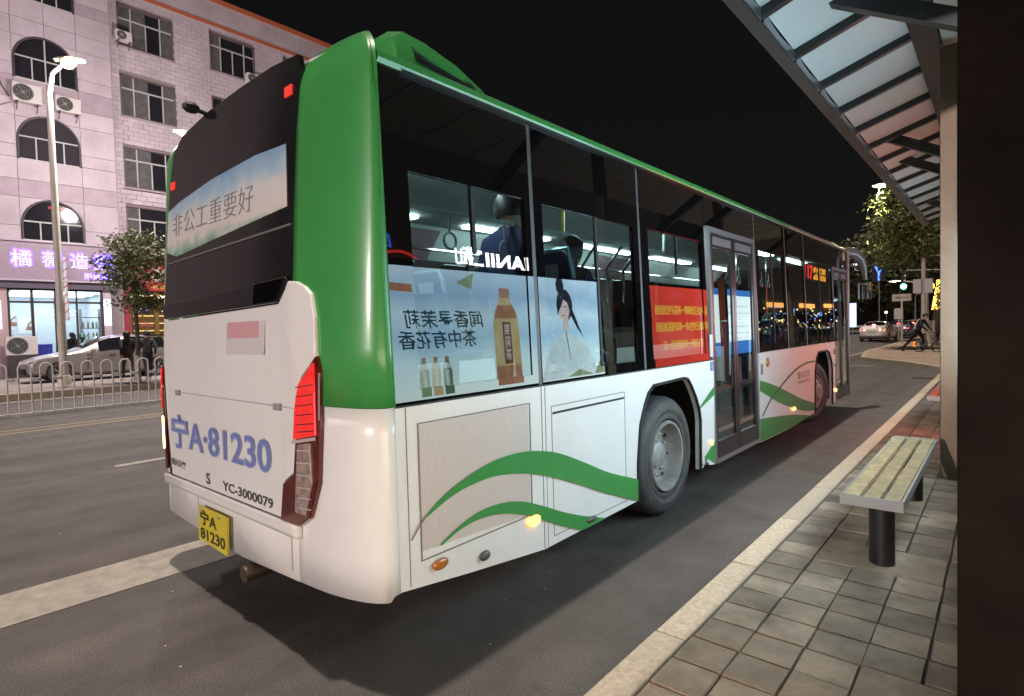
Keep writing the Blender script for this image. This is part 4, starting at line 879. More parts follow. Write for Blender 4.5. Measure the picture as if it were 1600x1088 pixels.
# ------------------------------------------------------------------ shops behind the near pavement (mirrored in the bus windows)
def nearshop(label, y0, y1, wall):
    s_ = thing('shop_building', label, 'shop', (9.5, (y0+y1)/2, .13)); MB().box(9, 15, y0, y1, 0, 9).build('wall', wall, s_)
    for i in range(int((y1-y0)/3)):
        a = y0+.5+i*3; f = MB().box(8.93, 9, a, a+2.3, .3, 2.9).build('shop_window', frame_d, s_); MB().box(8.915, 8.928, a+.08, a+1.12, .4, 2.8).box(8.915, 8.928, a+1.18, a+2.22, .4, 2.8).build('pane', darkpane, f)
    return s_
N1 = nearshop('dark shop building behind the shelter with a white lit letter sign', -6, 22, M('dark_plaster', (.12, .11, .11), .8))
wl = EM('white_sign_light', (1, 1, 1), 40)
sgn = MB().box(8.9, 8.99, 8.6, 13.0, 3.7, 4.7).build('sign_board', frame_d, N1)
text('sign_letters', 'IANII', (8.9, 12.35, 3.95), FM, 1.9, .45, wl, sgn, .01, .03); text('sign_letters', '二瓶U', (8.9, 10.35, 3.9), FM, 1.1, .62, wl, sgn, .01, .03)
k = MB(); k.tube([(8.88, 7.0+t*.9, 4.12-.12*t+.1*math.sin(3*t)) for t in [i/10 for i in range(11)]], .03, 6); k.build('neon_tube', EM('neon_red', (1, .04, .03), 7), N1)
MB().tube([(8.88, 7.0, 4.6), (8.88, 6.9, 4.3), (8.88, 7.1, 4.25), (8.88, 7.05, 4.55)], .03, 6).build('neon_tube', EM('neon_blue', (.05, .2, 1), 7), N1)
N2 = nearshop('shop building farther along with warm lit sign band', 30, 58, M('dark_plaster', (.12, .11, .11), .8))
for i, (sa, sb2, sz) in enumerate(((33, 33.8, 3.3), (36, 39.2, 3.15), (41, 41.7, 2.8), (43.5, 47.5, 3.2), (49, 49.6, 2.6), (51, 54, 3.3))): MB().box(8.85, 8.98, sa, sb2, sz, sz+.3).build('lit_sign', EM('warm_sign', (1, .42, .1), 4) if i % 2 else EM('cool_sign', (.2, .35, 1), 3.5), N2)
for i in range(60): MB().ball((8.75, 33+random.uniform(0, 22), random.uniform(1.6, 3.2)), random.uniform(.03, .07), 6).build('string_bulb', EM('warm_bulb', (1, .7, .3), 5) if i % 3 else EM('cool_bulb', (.2, .4, 1), 4), N2)

# ------------------------------------------------------------------ white railing in the middle of the road
rw_ = M('railing_white', (.72, .68, .68), .4, var=.1, scale=5)
def railing(label, y0, n):
    f = thing('railing', label, 'railing', (-13.46, y0, 0), 'white railings along the middle of the road'); p = .362; r = .0165
    for i in range(n):
        a = y0+i*p; c = a+.105
        path = [(-13.46, a, .07)] + [(-13.46, a, z) for z in (.5, .98)] + [(-13.46, c-.105*math.cos(t), 1.0+.11*math.sin(t)) for t in [R(q) for q in range(15, 180, 25)]] + [(-13.46, a+.21, .98), (-13.46, a+.21, .5), (-13.46, a+.21, .07)]
        MB().tube(path, r, 7).build('hoop', rw_, f, smooth=True)
        MB().box(-13.49, -13.43, a+.21+r, a+p-r, .74, .80).build('cross_bar', rw_, f)
    MB().box(-13.49, -13.43, y0-.03, y0+n*p, .02, .075).build('bottom_rail', rw_, f)
    for y in (y0-.02, y0+n*p-.05): MB().box(-13.52, -13.4, y-.03, y+.03, 0, .02).build('foot', rw_, f)
# tall hooped sections
railing('white hooped railing section at the left edge of the view', -1.42, 6)
railing('white hooped railing section in front of the silver car', .78, 8)
railing('white hooped railing section running behind the bus rear', 3.70, 8)

# ------------------------------------------------------------------ street lamps
lampm = M('lamp_post_paint', (.62, .56, .5), .45, var=.1, scale=3)
glow = EM('street_lamp_glow', (1, .74, .24), 5)
def street_lamp(label, base, head, power, col=(1, .86, .74), rad=.25, ls=1.0):
    L = thing('street_lamp', label, 'street lamp', base, 'street lamps along the road'); b = V(base); h = V(head)
    d = V((h.x-b.x, h.y-b.y, 0)); el = b+V((0, 0, (h.z-b.z)*.9))
    pole = [b, b+V((0, 0, 2.5)), el, el+d*.25+V((0, 0, (h.z-el.z)*.62)), h-d*.15 if d.length > .8 else h-V((0, 0, .05))]
    MB().tube(pole, [.115, .10, .075, .055, .04], 12).build('post', lampm, L, smooth=True)
    MB().lathe([(.22, 0), (.22, .03), (.17, .04), (.17, .3), (.14, .34)], b, (0, 0, 1), 12).build('post_base', lampm, L, smooth=True)
    dn = d.normalized() if d.length > .01 else V((1, 0, 0))
    s_ = V((-dn.y, dn.x, 0)); q = h+dn*.12
    sh = MB(); rows = []
    for t in range(7):
        a = -.42+t*.14; wd = .17*math.sqrt(max(.02, 1-(a/.46)**2)); rows.append([q+dn*a+s_*wd*c+V((0, 0, .02+.10*math.sqrt(max(0, 1-c*c))*math.sqrt(max(.05, 1-(a/.46)**2)))) for c in (-1, -.7, 0, .7, 1)])
    sh.grid(rows).build('lamp_head', alu, L, smooth=True)
    MB().ball(q+V((0, 0, -.03*ls)), (.30*ls if abs(dn.x) > .5 else .14*ls, .14*ls if abs(dn.x) > .5 else .30*ls, .07*ls*ls), 12).build('lamp_lens', glow, L, smooth=True)
    ld = bpy.data.lights.new('lamp_light', 'POINT'); ld.energy = power; ld.color = col; ld.shadow_soft_size = rad
    lo = bpy.data.objects.new('lamp_light', ld); C.objects.link(lo); lo.location = q+V((0, 0, -.32)); lo.parent = L; lo.matrix_parent_inverse = Matrix.Translation(-b)
    return L
street_lamp('tall pale street lamp in front of the pink building, light glaring', (-19.3, 2.66, .2), (-19.0, 3.0, 9.85), 1450, (1, .9, .86), .25, 1.35)
street_lamp('street lamp head glowing just above the top left corner of the bus', (-19.3, 7.6, .2), (-19.3, 6.55, 8.6), 2500, (1, .9, .86))
LC = street_lamp('street lamp shining among the leaves beyond the end of the canopy', (-.9, 33.2, .13), (-2.45, 33.0, 8.35), 2400, (1, .84, .5), .15)
street_lamp('near street lamp of the same row standing behind the viewer', (1.5, -42, .13), (-.9, -41.5, 8.4), 46000, (1, .87, .85), .3)
street_lamp('distant street lamp over the junction left of the green signal', (-2.6, 56, .13), (-4.75, 56, 4.72), 160, (1, .9, .7), .15, .7)

# ------------------------------------------------------------------ opposite buildings
FXX = -27.5
PB = thing('pink_building', 'pink stone clad building bay with three arched windows above the hair salon', 'building', (-30, 3.3, .2))
wall = MB().box(-36, -27.56, -12, 6.42, 5.55, 22).box(-36, -27.56, -12, 2.55, .2, 5.55).box(-27.6, -27.52, 5.98, 6.42, .2, 5.55).box(-36, -32.6, 2.55, 6.42, .2, 5.55).box(-32.6, -27.56, 6.30, 6.42, .2, 5.55).build('wall', joint_m, PB)
joints_y = [-1.1, -.05, 1.0, 2.05, 3.1, 4.15, 5.2, 6.42]
zb = [5.6, 6.2, 7.35, 8.05, 8.9, 9.4, 10.55, 11.25, 12.1, 12.6, 13.75, 14.45, 15.3, 15.8, 16.95, 18]
arches = [(5.63, 7.3), (8.85, 10.68), (12.05, 13.86), (15.25, 17.0)]
def yl(z, ar):        # half width of arch opening at height z
    s0, t0 = ar; sp = t0-1.02
    if z <= sp: return 1.0
    q = (z-sp)/1.02; return 1.0*math.sqrt(max(0, 1-q*q))
for i in range(len(joints_y)-1):
    for j in range(len(zb)-1):
        y0, y1, z0, z1 = joints_y[i]+.008, joints_y[i+1]-.008, zb[j]+.008, zb[j+1]-.008
        mat = pink_dark if j % 5 == 2 or (zb[j+1]-zb[j]) < .75 and j % 5 == 2 else pink_stone
        if 3.0 < y0 < 5.1:
            cuts = sorted({z0, z1} | {z for a in arches for z in ([a[0], a[1]] + [a[1]-1.02+1.02*math.sin(R(q)) for q in range(0, 91, 10)]) if z0 < z < z1})
            k = MB()
            for c, d in zip(cuts, cuts[1:]):
                ar = next((a for a in arches if a[0] <= (c+d)/2 <= a[1]), None)
                if y0 < 4.1:
                    e0 = 4.15-yl(c, ar) if ar else y1; e1 = 4.15-yl(d, ar) if ar else y1
                    if min(e0, e1) < y0+.01 and max(e0, e1) < y0+.02: continue
                    P = [(y0, c), (max(e0, y0+.001), c), (max(e1, y0+.001), d), (y0, d)]
                else:
                    e0 = 4.15+yl(c, ar) if ar else y0; e1 = 4.15+yl(d, ar) if ar else y0
                    P = [(min(e0, y1-.001), c), (y1, c), (y1, d), (min(e1, y1-.001), d)]
                k.prism([(FXX-.06, a, b) for a, b in P], (.06, 0, 0))
            if k.v: k.build('stone_panel', mat, wall)
        else: MB().box(FXX-.06, FXX, y0, y1, z0, z1).build('stone_panel', mat, wall)
MB().box(-28.0, FXX-.003, 6.42, 6.46, .2, 18).build('bay_return', pink_dark, PB)
MB().box(FXX-.02, FXX+.22, -2, 6.42, 5.57, 5.64).build('ledge', pink_stone, PB)
def archwin(ar, dark):
    s0, t0 = ar; sp = t0-1.02
    W = thing_part = MB()
    cur = [(4.15+1.0*math.cos(R(q)), sp+1.02*math.sin(R(q))) for q in range(0, 181, 12)]
    fr = MB().tube([(FXX+.005, 3.15, s0)] + [(FXX+.005, y, z) for y, z in reversed(cur)] + [(FXX+.005, 5.15, s0)], .045, 6)
    f = fr.build('window', frame_d, PB)
    MB().prism([(FXX-.05, y, z) for y, z in [(3.15, s0), (5.15, s0)] + cur], (.004, 0, 0)).build('pane', dark, f)
    k = MB()
    for y in (3.72, 4.15, 4.62): k.box(FXX-.045, FXX-.01, y-.022, y+.022, s0, sp+.12 if y != 4.15 else t0-.02)
    k.box(FXX-.045, FXX-.008, 3.15, 5.15, sp+.1, sp+.15).box(FXX-.045, FXX+.02, 3.13, 5.17, s0-.01, s0+.05); k.build('frame', frame_w, f)
for i, a in enumerate(arches): archwin(a, [darkpane, M('dim_pane', (.045, .04, .05), .1), darkpane, darkpane][i])
text('window_neon', '欢迎光临', (FXX-.04, 4.0, 6.98), FX, .75, .12, EM('neon_red_dim', (1, .03, .05), 2.5), PB, .004, -.01)
def ac_unit(label, x, y, z, wd=.85, ht=.62, bracket=True):
    A = thing('air_conditioner', label, 'air conditioner', (x, y+wd/2, z), 'outdoor air conditioner units')
    MB().box(x-.3, x, y, y+wd, z, z+ht).build('casing', ac_w, A, bevel=.015)
    cy, cz2, r = y+wd*.36, z+ht*.5, ht*.42
    MB().lathe([(0, .004), (r, .004), (r, .01), (r*1.06, .012), (r*1.06, 0)], (x, cy, cz2), (1, 0, 0), 20).build('fan_opening', M('fan_dark', (.05, .045, .045), .6), A)
    k = MB()
    for q in (.35, .65, .95): k.tube([(x+.016, cy+r*q*math.cos(t), cz2+r*q*math.sin(t)) for t in [2*math.pi*i/16 for i in range(17)]], .006, 4, cap=False)
    for t in range(4): k.bar((x+.016, cy, cz2), (x+.016, cy+r*math.cos(t*math.pi/2+.6), cz2+r*math.sin(t*math.pi/2+.6)), .01, .01)
    k.lathe([(.05, .01), (.05, .024), (0, .024)], (x, cy, cz2), (1, 0, 0), 10).build('fan_grille', M('grille_grey', (.3, .28, .28), .5), A)
    if bracket:
        for q in (.15, .85): MB().bar((x-.3, y+wd*q, z-.03), (x+.05, y+wd*q, z-.03), .05, .05).bar((x-.25, y+wd*q, z-.3), (x, y+wd*q, z-.05), .03, .03).build('bracket', M('rusty_bracket', (.12, .08, .06), .7), A)
    else: MB().box(x-.28, x-.02, y+.05, y+wd-.05, z-.86, z).build('stand', frame_d, A)
    return A
ac_unit('white air conditioner under the top arched window, left of the lamp post', FXX+.34, 3.02, 11.05, .9, .72)
ac_unit('white air conditioner under the top arched window, right of the lamp post', FXX+.34, 4.35, 11.0, .85, .62)
ac_unit('small white air conditioner beside the topmost brick wall window', FXX+.2, 6.62, 14.75, .62, .42)
ac_unit('air conditioner below the right hand brick wall window by the bus roof', FXX+.2, 12.35, 14.62, .7, .5)
ac_unit('large air conditioner on a stand before the hair salon window', -26.7, 2.35, 1.06, .95, .72, False)
tag(MB().tube([(FXX+.06, 2.3, 13.2), (FXX+.05, 2.5, 12.3), (FXX+.06, 2.75, 11.6), (FXX+.1, 2.95, 11.2)], .018, 5).tube([(FXX+.06, 2.2, 10.9), (FXX+.1, 2.6, 10.75), (FXX+.1, 3.0, 11.0)], .014, 5).build('wall_cable', black_met), 'black cables sagging down the pink wall to the air conditioner', 'cable')
# brick building
BB = thing('brick_building', 'pale painted brick building with red roof trim behind the bus', 'building', (-32, 14, .2))
bw = MB().box(-40, -27.99, 6.46, 34, 5.4, 18.4).box(-40, -33, 6.46, 34, .2, 5.4).build('wall', joint_m, BB)
wins = []
for yy, zs in ((6.83, (14.72, 11.62, 8.42, 5.75)), (10.75, (14.9, 11.75, 8.5, 5.75)), (14.6, (14.9, 11.75, 8.5)), (18.4, (14.9, 11.75, 8.5)), (22.2, (14.9, 11.75))):
    for z in zs: wins.append((yy, yy+2.27, z, z+1.85))
BX = -27.86; bh, bl_ = .205, .41
near, rest = [], MB()
r_ = 0; z = 5.45
while z < 17.1:
    y = 6.47-(bl_/2 if r_ % 2 else 0)
    while y < 26:
        a, b = max(y, 6.47), min(y+bl_, 26)-.012
        spans = [(a, b)]
        for (wy0, wy1, wz0, wz1) in wins:
            if z+bh-.012 > wz0 and z < wz1:
                ns = []
                for p, q in spans:
                    if q <= wy0 or p >= wy1: ns.append((p, q))
                    else:
                        if p < wy0-.02: ns.append((p, wy0))
                        if q > wy1+.02: ns.append((wy1, q))
                spans = ns
        for p, q in spans:
            if q-p > .03: near.append((p, q, z))
        y += bl_
    z += bh; r_ += 1
near.sort(key=lambda t: t[0]+(0 if t[2] > 7.5 else 3))
cache = {}
for i, (p, q, z) in enumerate(near):
    off = random.uniform(0, .012)
    if i < 298:
        key = round(q-p, 2)
        if key not in cache: cache[key] = MB().box(0, .14, 0, q-p, 0, bh-.012).mesh('brick', brick_m)
        o = bpy.data.objects.new('brick', cache[key]); C.objects.link(o); o.location = (BX-.14+off, p, z); o.parent = bw
    else: rest.box(BX-.14, BX+off, p, q, z, z+bh-.012)
rb = rest.build('distant_bricks', brick_m, bw); rb['kind'] = 'stuff'
MB().box(-28.2, BX+.004, 6.47, 34, 17.12, 18.3).build('parapet', pink_stone, BB)
MB().box(-28.2, BX+.07, 6.47, 34, 17.1, 17.25).build('red_string_course', red_trim, BB); MB().box(-28.2, BX+.12, 6.47, 34, 18.3, 18.5).build('red_coping', red_trim, BB)
for n_, (y0, y1, z0, z1) in enumerate(wins):
    f = MB()
    for a, b, c, d in ((y0, y1, z0, z0+.06), (y0, y1, z1-.06, z1), (y0, y0+.06, z0, z1), (y1-.06, y1, z0, z1)): f.box(BX-.09, BX+.015, a, b, c, d)
    W = f.build('window', M('window_frame_brown', (.16, .12, .12), .5), BB)
    k = MB(); zt = z0+(z1-z0)*.68
    for a, b, c, d in ((y0+.06, y1-.06, zt-.03, zt+.03),): k.box(BX-.085, BX-.03, a, b, c, d)
    for t in (.24, .5, .76): k.box(BX-.085, BX-.035, y0+(y1-y0)*t-.022, y0+(y1-y0)*t+.022, z0+.06, (z1-.06) if t != .5 else zt)
    k.build('frame', frame_w, W)
    for t0, t1 in ((.03, .24), (.24, .5), (.5, .76), (.76, .97)): MB().box(BX-.1, BX-.092, y0+(y1-y0)*t0, y0+(y1-y0)*t1, z0+.03, z1-.03).build('pane', curtain_m if random.random() < .35 else darkpane, W)
    MB().box(BX-.05, BX+.07, y0-.05, y1+.05, z0-.07, z0-.002).build('sill', pink_dark, W)
for yy in (13.6, 14.0): tag(MB().tube([(BX+.05, yy, 14.9), (BX+.25, yy, 15.1), (BX+.2, yy, 15.5)], .015, 5).build('wall_bracket', black_met), 'thin dark bracket on the brick wall %s' % ('nearer the pink bay' if yy < 13.8 else 'farther from the pink bay'), 'bracket')

# ------------------------------------------------------------------ hair salon and red shop at street level
SL = thing('hair_salon', 'brightly lit hair salon shopfront with purple neon sign', 'shop', (-28, 4, .2))
sb = MB().box(-27.45, -27.3, -2, 6.24, 4.05, 5.55).build('sign_board', M('sign_board_pink', (.34, .25, .33), .5, var=.08), SL)
MB().box(-27.45, -27.1, -2, 6.28, 3.98, 4.05).box(-27.45, -27.2, -2, 6.28, 5.55, 5.6).build('sign_trim', pink_stone, sb)
MB().box(-27.45, -27.25, -2, 6.28, 3.7, 3.98).build('shutter_box', M('shutter_purple_grey', (.1, .08, .12), .5), SL)
halo = EM('neon_purple_halo', (.11, .05, 1), 8); neon = EM('neon_letter_white', (.62, .52, 1), 2.6)
for ch, y in zip('橘薇造型', (2.72, 3.68, 4.60, 5.42)):
    text('sign_halo', ch, (-27.3, y-.05, 4.52), FX, .74, .74, halo, sb, .01, .075); text('sign_letter', ch, (-27.3, y, 4.57), FX, .62, .62, neon, sb, .03, .0)
text('sign_halo', '形象设计', (-27.3, 5.02, 4.12), FX, 1.2, .3, halo, sb, .01, .05); text('sign_letter', '形象设计', (-27.3, 5.05, 4.14), FX, 1.14, .26, neon, sb, .03, .0)
ow = M('salon_wall', (.68, .74, .78), .7)
MB().box(-32.5, -27.6, 2.5, 6.28, .2, .25).build('salon_floor', M('salon_floor', (.4, .4, .4), .3), SL)
MB().box(-32.55, -32.5, 2.5, 6.28, .25, 3.7).box(-32.5, -27.6, 2.5, 2.56, .25, 3.7).box(-32.5, -27.62, 6.22, 6.28, .25, 3.7).box(-32.5, -27.6, 2.5, 6.28, 3.68, 3.72).build('salon_wall', ow, SL)
for i in range(3): MB().box(-31.8+i*1.4, -31.2+i*1.4, 2.9, 5.9, 3.63, 3.672).build('ceiling_light', EM('salon_light', (.88, .95, 1), 9), SL)
dkf = M('salon_frame', (.05, .035, .04), .4)
k = MB()
for a, b in ((2.55, 2.63), (3.27, 3.36), (4.02, 4.20), (4.74, 4.80), (5.60, 5.70)): k.box(-27.56, -27.44, a, b, .2, 3.7)
k.box(-27.55, -27.45, 2.63, 5.6, 3.12, 3.2).box(-27.55, -27.45, 2.63, 5.6, 3.62, 3.7).box(-27.55, -27.45, 2.63, 5.6, .2, .32); fr = k.build('shopfront_frame', dkf, SL)
for a, b in ((2.63, 3.27), (3.36, 4.02), (4.2, 4.74), (4.8, 5.6)):
    MB().box(-27.505, -27.495, a, b, .32, 3.12).build('pane', shopglass, fr); MB().box(-27.505, -27.495, a, b, 3.2, 3.62).build('pane', shopglass, fr)
for y in (4.06, 4.15): MB().tube([(-27.4, y, 1.0), (-27.4, y, 2.2)], .02, 6).build('door_handle', gold, fr)
MB().box(-27.56, -27.42, 5.7, 5.98, .2, 3.7).build('lit_side_panel', M('side_pier', (.55, .45, .5), .6), SL); MB().box(-27.42, -27.38, 5.72, 5.96, 2.2, 3.3).build('wall_light', EM('side_panel_light', (.8, .85, 1), 3.5), SL)
MB().box(-27.56, -27.40, 2.0, 2.55, .2, 3.7).build('left_pier', M('pier_pink', (.5, .34, .36), .6), SL); MB().box(-27.40, -27.36, 2.05, 2.35, 2.1, 3.2).build('wall_light', EM('side_panel_light', (.8, .85, 1), 3.5), SL)
for y, z, w_, h_, lab in ((3.55, 1.95, .55, .62, 'framed picture on the salon back wall seen through the glass door'), (2.95, 2.15, .4, .7, 'framed picture on the salon wall left of the door')):
    p = tag(MB().box(-32.49, -32.46, y, y+w_*1.25, z, z+h_*1.2).build('framed_picture', M('picture_white', (.85, .85, .85), .5)), lab, 'picture', 'pictures in the salon')
    MB().tube([(-32.455, y+.3, z+.15), (-32.455, y+.4, z+.45), (-32.455, y+.55, z+.6)], .03, 5).ball((-32.45, y+.45, z+.25), (.02, .14, .1), 8).build('picture_motif', M('picture_motif', (.35, .16, .12), .6), p)
def plant(label, x, y, z, h, n, pot):
    P = thing('potted_plant', label, 'plant', (x, y, z), 'potted plants in the salon')
    MB().lathe([(.0, 0), (.13, 0), (.18, .32), (.15, .32), (.15, .28), (0, .28)], (x, y, z), (0, 0, 1), 14).build('pot', pot, P, smooth=True)
    for i in range(n):
        a = random.uniform(0, 6.28); t = random.uniform(.3, 1); L = h*random.uniform(.7, 1.0); pts = []
        for s_ in range(6):
            q = s_/5; pts.append(V((x+math.cos(a)*t*L*.6*q, y+math.sin(a)*t*L*.6*q, z+.3+L*(q-.45*t*q*q))))
        sd_ = V((-math.sin(a), math.cos(a), 0)); rows = [[p-sd_*.035*math.sin(math.pi*min(.95, .15+s_/6)), p+V((0, 0, -.008)), p+sd_*.035*math.sin(math.pi*min(.95, .15+s_/6))] for s_, p in enumerate(pts)]
        MB().grid(rows).build('leaf', M('plant_leaf', (.04, .12, .06), .4), P, smooth=True)
plant('spiky green plant behind the salon window left of the door', -28.3, 3.0, .25, 1.6, 26, M('pot_white', (.6, .6, .6), .5))
plant('small green plant on the salon counter right of the door', -28.6, 5.15, 1.15, .7, 16, M('pot_grey', (.3, .3, .3), .5))
ct = tag(MB().box(-29.2, -28.4, 4.85, 5.5, .25, 1.15).build('counter', M('counter_white', (.7, .7, .72), .4), None, bevel=.01), 'white counter under the small plant inside the salon', 'counter'); MB().box(-29.22, -28.38, 4.83, 5.52, 1.15, 1.19).build('counter_top', M('counter_top', (.3, .3, .32), .3), ct)
shf = thing('display_shelf', 'open display shelf of bottles inside the salon window', 'shelf', (-30, 5.9, .25))
for z in (.6, 1.1, 1.6, 2.1, 2.6): MB().box(-30.2, -29.8, 5.4, 6.15, z, z+.03).build('shelf_board', M('shelf_dark', (.15, .13, .12), .5), shf)
for y in (5.4, 6.13): MB().box(-30.2, -29.8, y, y+.02, .25, 3.0).build('shelf_side', M('shelf_dark', (.15, .13, .12), .5), shf)
for i, (z, y) in enumerate([(z, y) for z in (1.13, 1.63, 2.13) for y in (5.5, 5.68, 5.86, 6.0)]):
    tag(MB().lathe([(.0, 0), (.045, 0), (.045, .2), (.02, .26), (.02, .3), (0, .3)], (-29.95, y, z), (0, 0, 1), 8).build('bottle', M('bottle_%d' % (i % 3), [(.5, .35, .1), (.1, .3, .15), (.5, .5, .5)][i % 3], .3), None, smooth=True), 'small %s bottle on the %s board of the salon shelf' % (('amber', 'green', 'grey')[i % 3]+(', rightmost,' if i in (3, 7, 11) else ''), ('lowest', 'middle', 'upper')[i//4]), 'bottle', 'bottles on the salon shelf')
def salon_chair(label, x, y, col):
    c = thing('salon_chair', label, 'chair', (x, y, .25), 'chairs in the salon')
    MB().box(x-.26, x+.26, y-.26, y+.26, .7, .82).build('seat', col, c, bevel=.03); MB().box(x-.3, x-.2, y-.26, y+.26, .8, 1.45).build('backrest', col, c, bevel=.03)
    for q in (-.24, .24):
        for p in (-.22, .22): MB().tube([(x+p, y+q, .25), (x+p*.9, y+q*.9, .72)], .015, 6).build('leg', chrome, c)
    MB().tube([(x-.24, y-.3, .8), (x-.24, y-.3, 1.0), (x+.2, y-.3, 1.0), (x+.2, y-.3, .8)], .015, 6).tube([(x-.24, y+.3, .8), (x-.24, y+.3, 1.0), (x+.2, y+.3, 1.0), (x+.2, y+.3, .8)], .015, 6).build('armrest', chrome, c)
salon_chair('blue salon chair with chrome arms behind the glass door', -29.4, 4.02, M('chair_blue', (.05, .05, .35), .4)); salon_chair('dark green salon chair with chrome arms behind the glass door', -29.4, 3.5, M('chair_green', (.03, .08, .06), .4))
bp_ = thing('barber_pole', 'red and white striped barber pole beside the lamp post', 'barber pole', (-27.2, 4.38, .2))
MB().tube([(-27.2, 4.38, 2.4), (-27.2, 4.38, 5.0)], .07, 10).build('pole', M('pole_white', (.6, .6, .65), .3), bp_, smooth=True); MB().tube([(-27.2+.075*math.cos(t*2.2), 4.38+.075*math.sin(t*2.2), 2.45+t*.12) for t in [i*.3 for i in range(70)]], .02, 5).build('stripe', M('stripe_red', (.5, .05, .08), .4), bp_)
MB().bar((-27.45, 4.38, 3.0), (-27.2, 4.38, 3.0), .03, .03).bar((-27.45, 4.38, 4.5), (-27.2, 4.38, 4.5), .03, .03).build('bracket', black_met, bp_)
RS = thing('red_shop', 'small shop with red sign and golden lit doorway behind the tree', 'shop', (-28, 8.5, .2))
redb = M('red_board', (.36, .025, .03), .5)
MB().box(-27.85, -27.6, 6.7, 11, 3.75, 5.38).build('sign_board', redb, RS)
text('sign_letters', '巴蜀', (-27.6, 8.4, 4.9), FX, .7, .35, M('sign_gold', (.6, .42, .1), .5), RS, .01); text('sign_letters', '老店', (-27.6, 7.6, 3.83), FX, .7, .2, M('sign_gold', (.6, .42, .1), .5), RS, .01, .01)
leafp = [(0, .9), (.12, .6), (.34, .72), (.26, .4), (.48, .3), (.3, .12), (.3, -.1), (-.2, -.1), (-.34, .1), (-.48, .32), (-.24, .42), (-.34, .72), (-.1, .62)]
flat('leaf_emblem', [(7.95+a*.75, 4.25+b*.75) for a, b in leafp], (-27.595, 0, 0), FX, .01, M('emblem_cream', (.55, .42, .38), .6), RS)
MB().box(-27.85, -27.55, 6.46, 6.72, .2, 3.75).build('red_pier', M('red_pier', (.34, .04, .07), .5), RS)
MB().box(-31.5, -31.4, 6.46, 11, .2, 3.75).box(-31.4, -27.9, 6.46, 11, 3.7, 3.75).box(-31.4, -27.9, 10.95, 11, .2, 3.7).build('room_wall', M('room_wall_brown', (.25, .16, .1), .7), RS)
for y in (7.0, 8.2): MB().box(-30.5, -29.6, y, y+.9, 3.62, 3.69).build('ceiling_light', EM('warm_room_light', (1, .75, .4), 4), RS)
for i in range(5): MB().box(-31.38, -31.3, 7.9, 9.6, 1.2+i*.38, 1.23+i*.38).build('lit_shelf', EM('shelf_glow', (1, .7, .25), 2.2), RS)
k = MB()
for a, b in ((6.72, 6.8), (7.72, 7.9), (8.85, 9.0), (10.2, 10.3)): k.box(-27.8, -27.68, a, b, .2, 3.75)
k.box(-27.8, -27.68, 6.8, 10.2, 3.0, 3.1); k.build('door_frame', M('gold_frame', (.42, .28, .1), .3, metal=.6), RS)
for a, b in ((6.8, 7.72), (7.9, 8.85), (9.0, 10.2)): MB().box(-27.75, -27.74, a, b, .2, 3.0).box(-27.75, -27.74, a, b, 3.1, 3.75).build('pane', shopglass, RS)
text('window_sign', '下单', (-27.74, 8.05, 2.5), FX, .7, .38, EM('sign_yellow_lit', (1, .85, .4), 2.5), RS, .01, .01); text('window_sign', 'BUS', (-27.74, 7.0, 2.75), FX, .55, .22, EM('sign_violet_lit', (.4, .3, 1), 2), RS, .01, .01)
text('window_sign', 'OPEN', (-27.74, 7.05, 2.1), FX, .6, .18, EM('sign_dim_red', (.5, .08, .1), 1), RS, .01, .01)

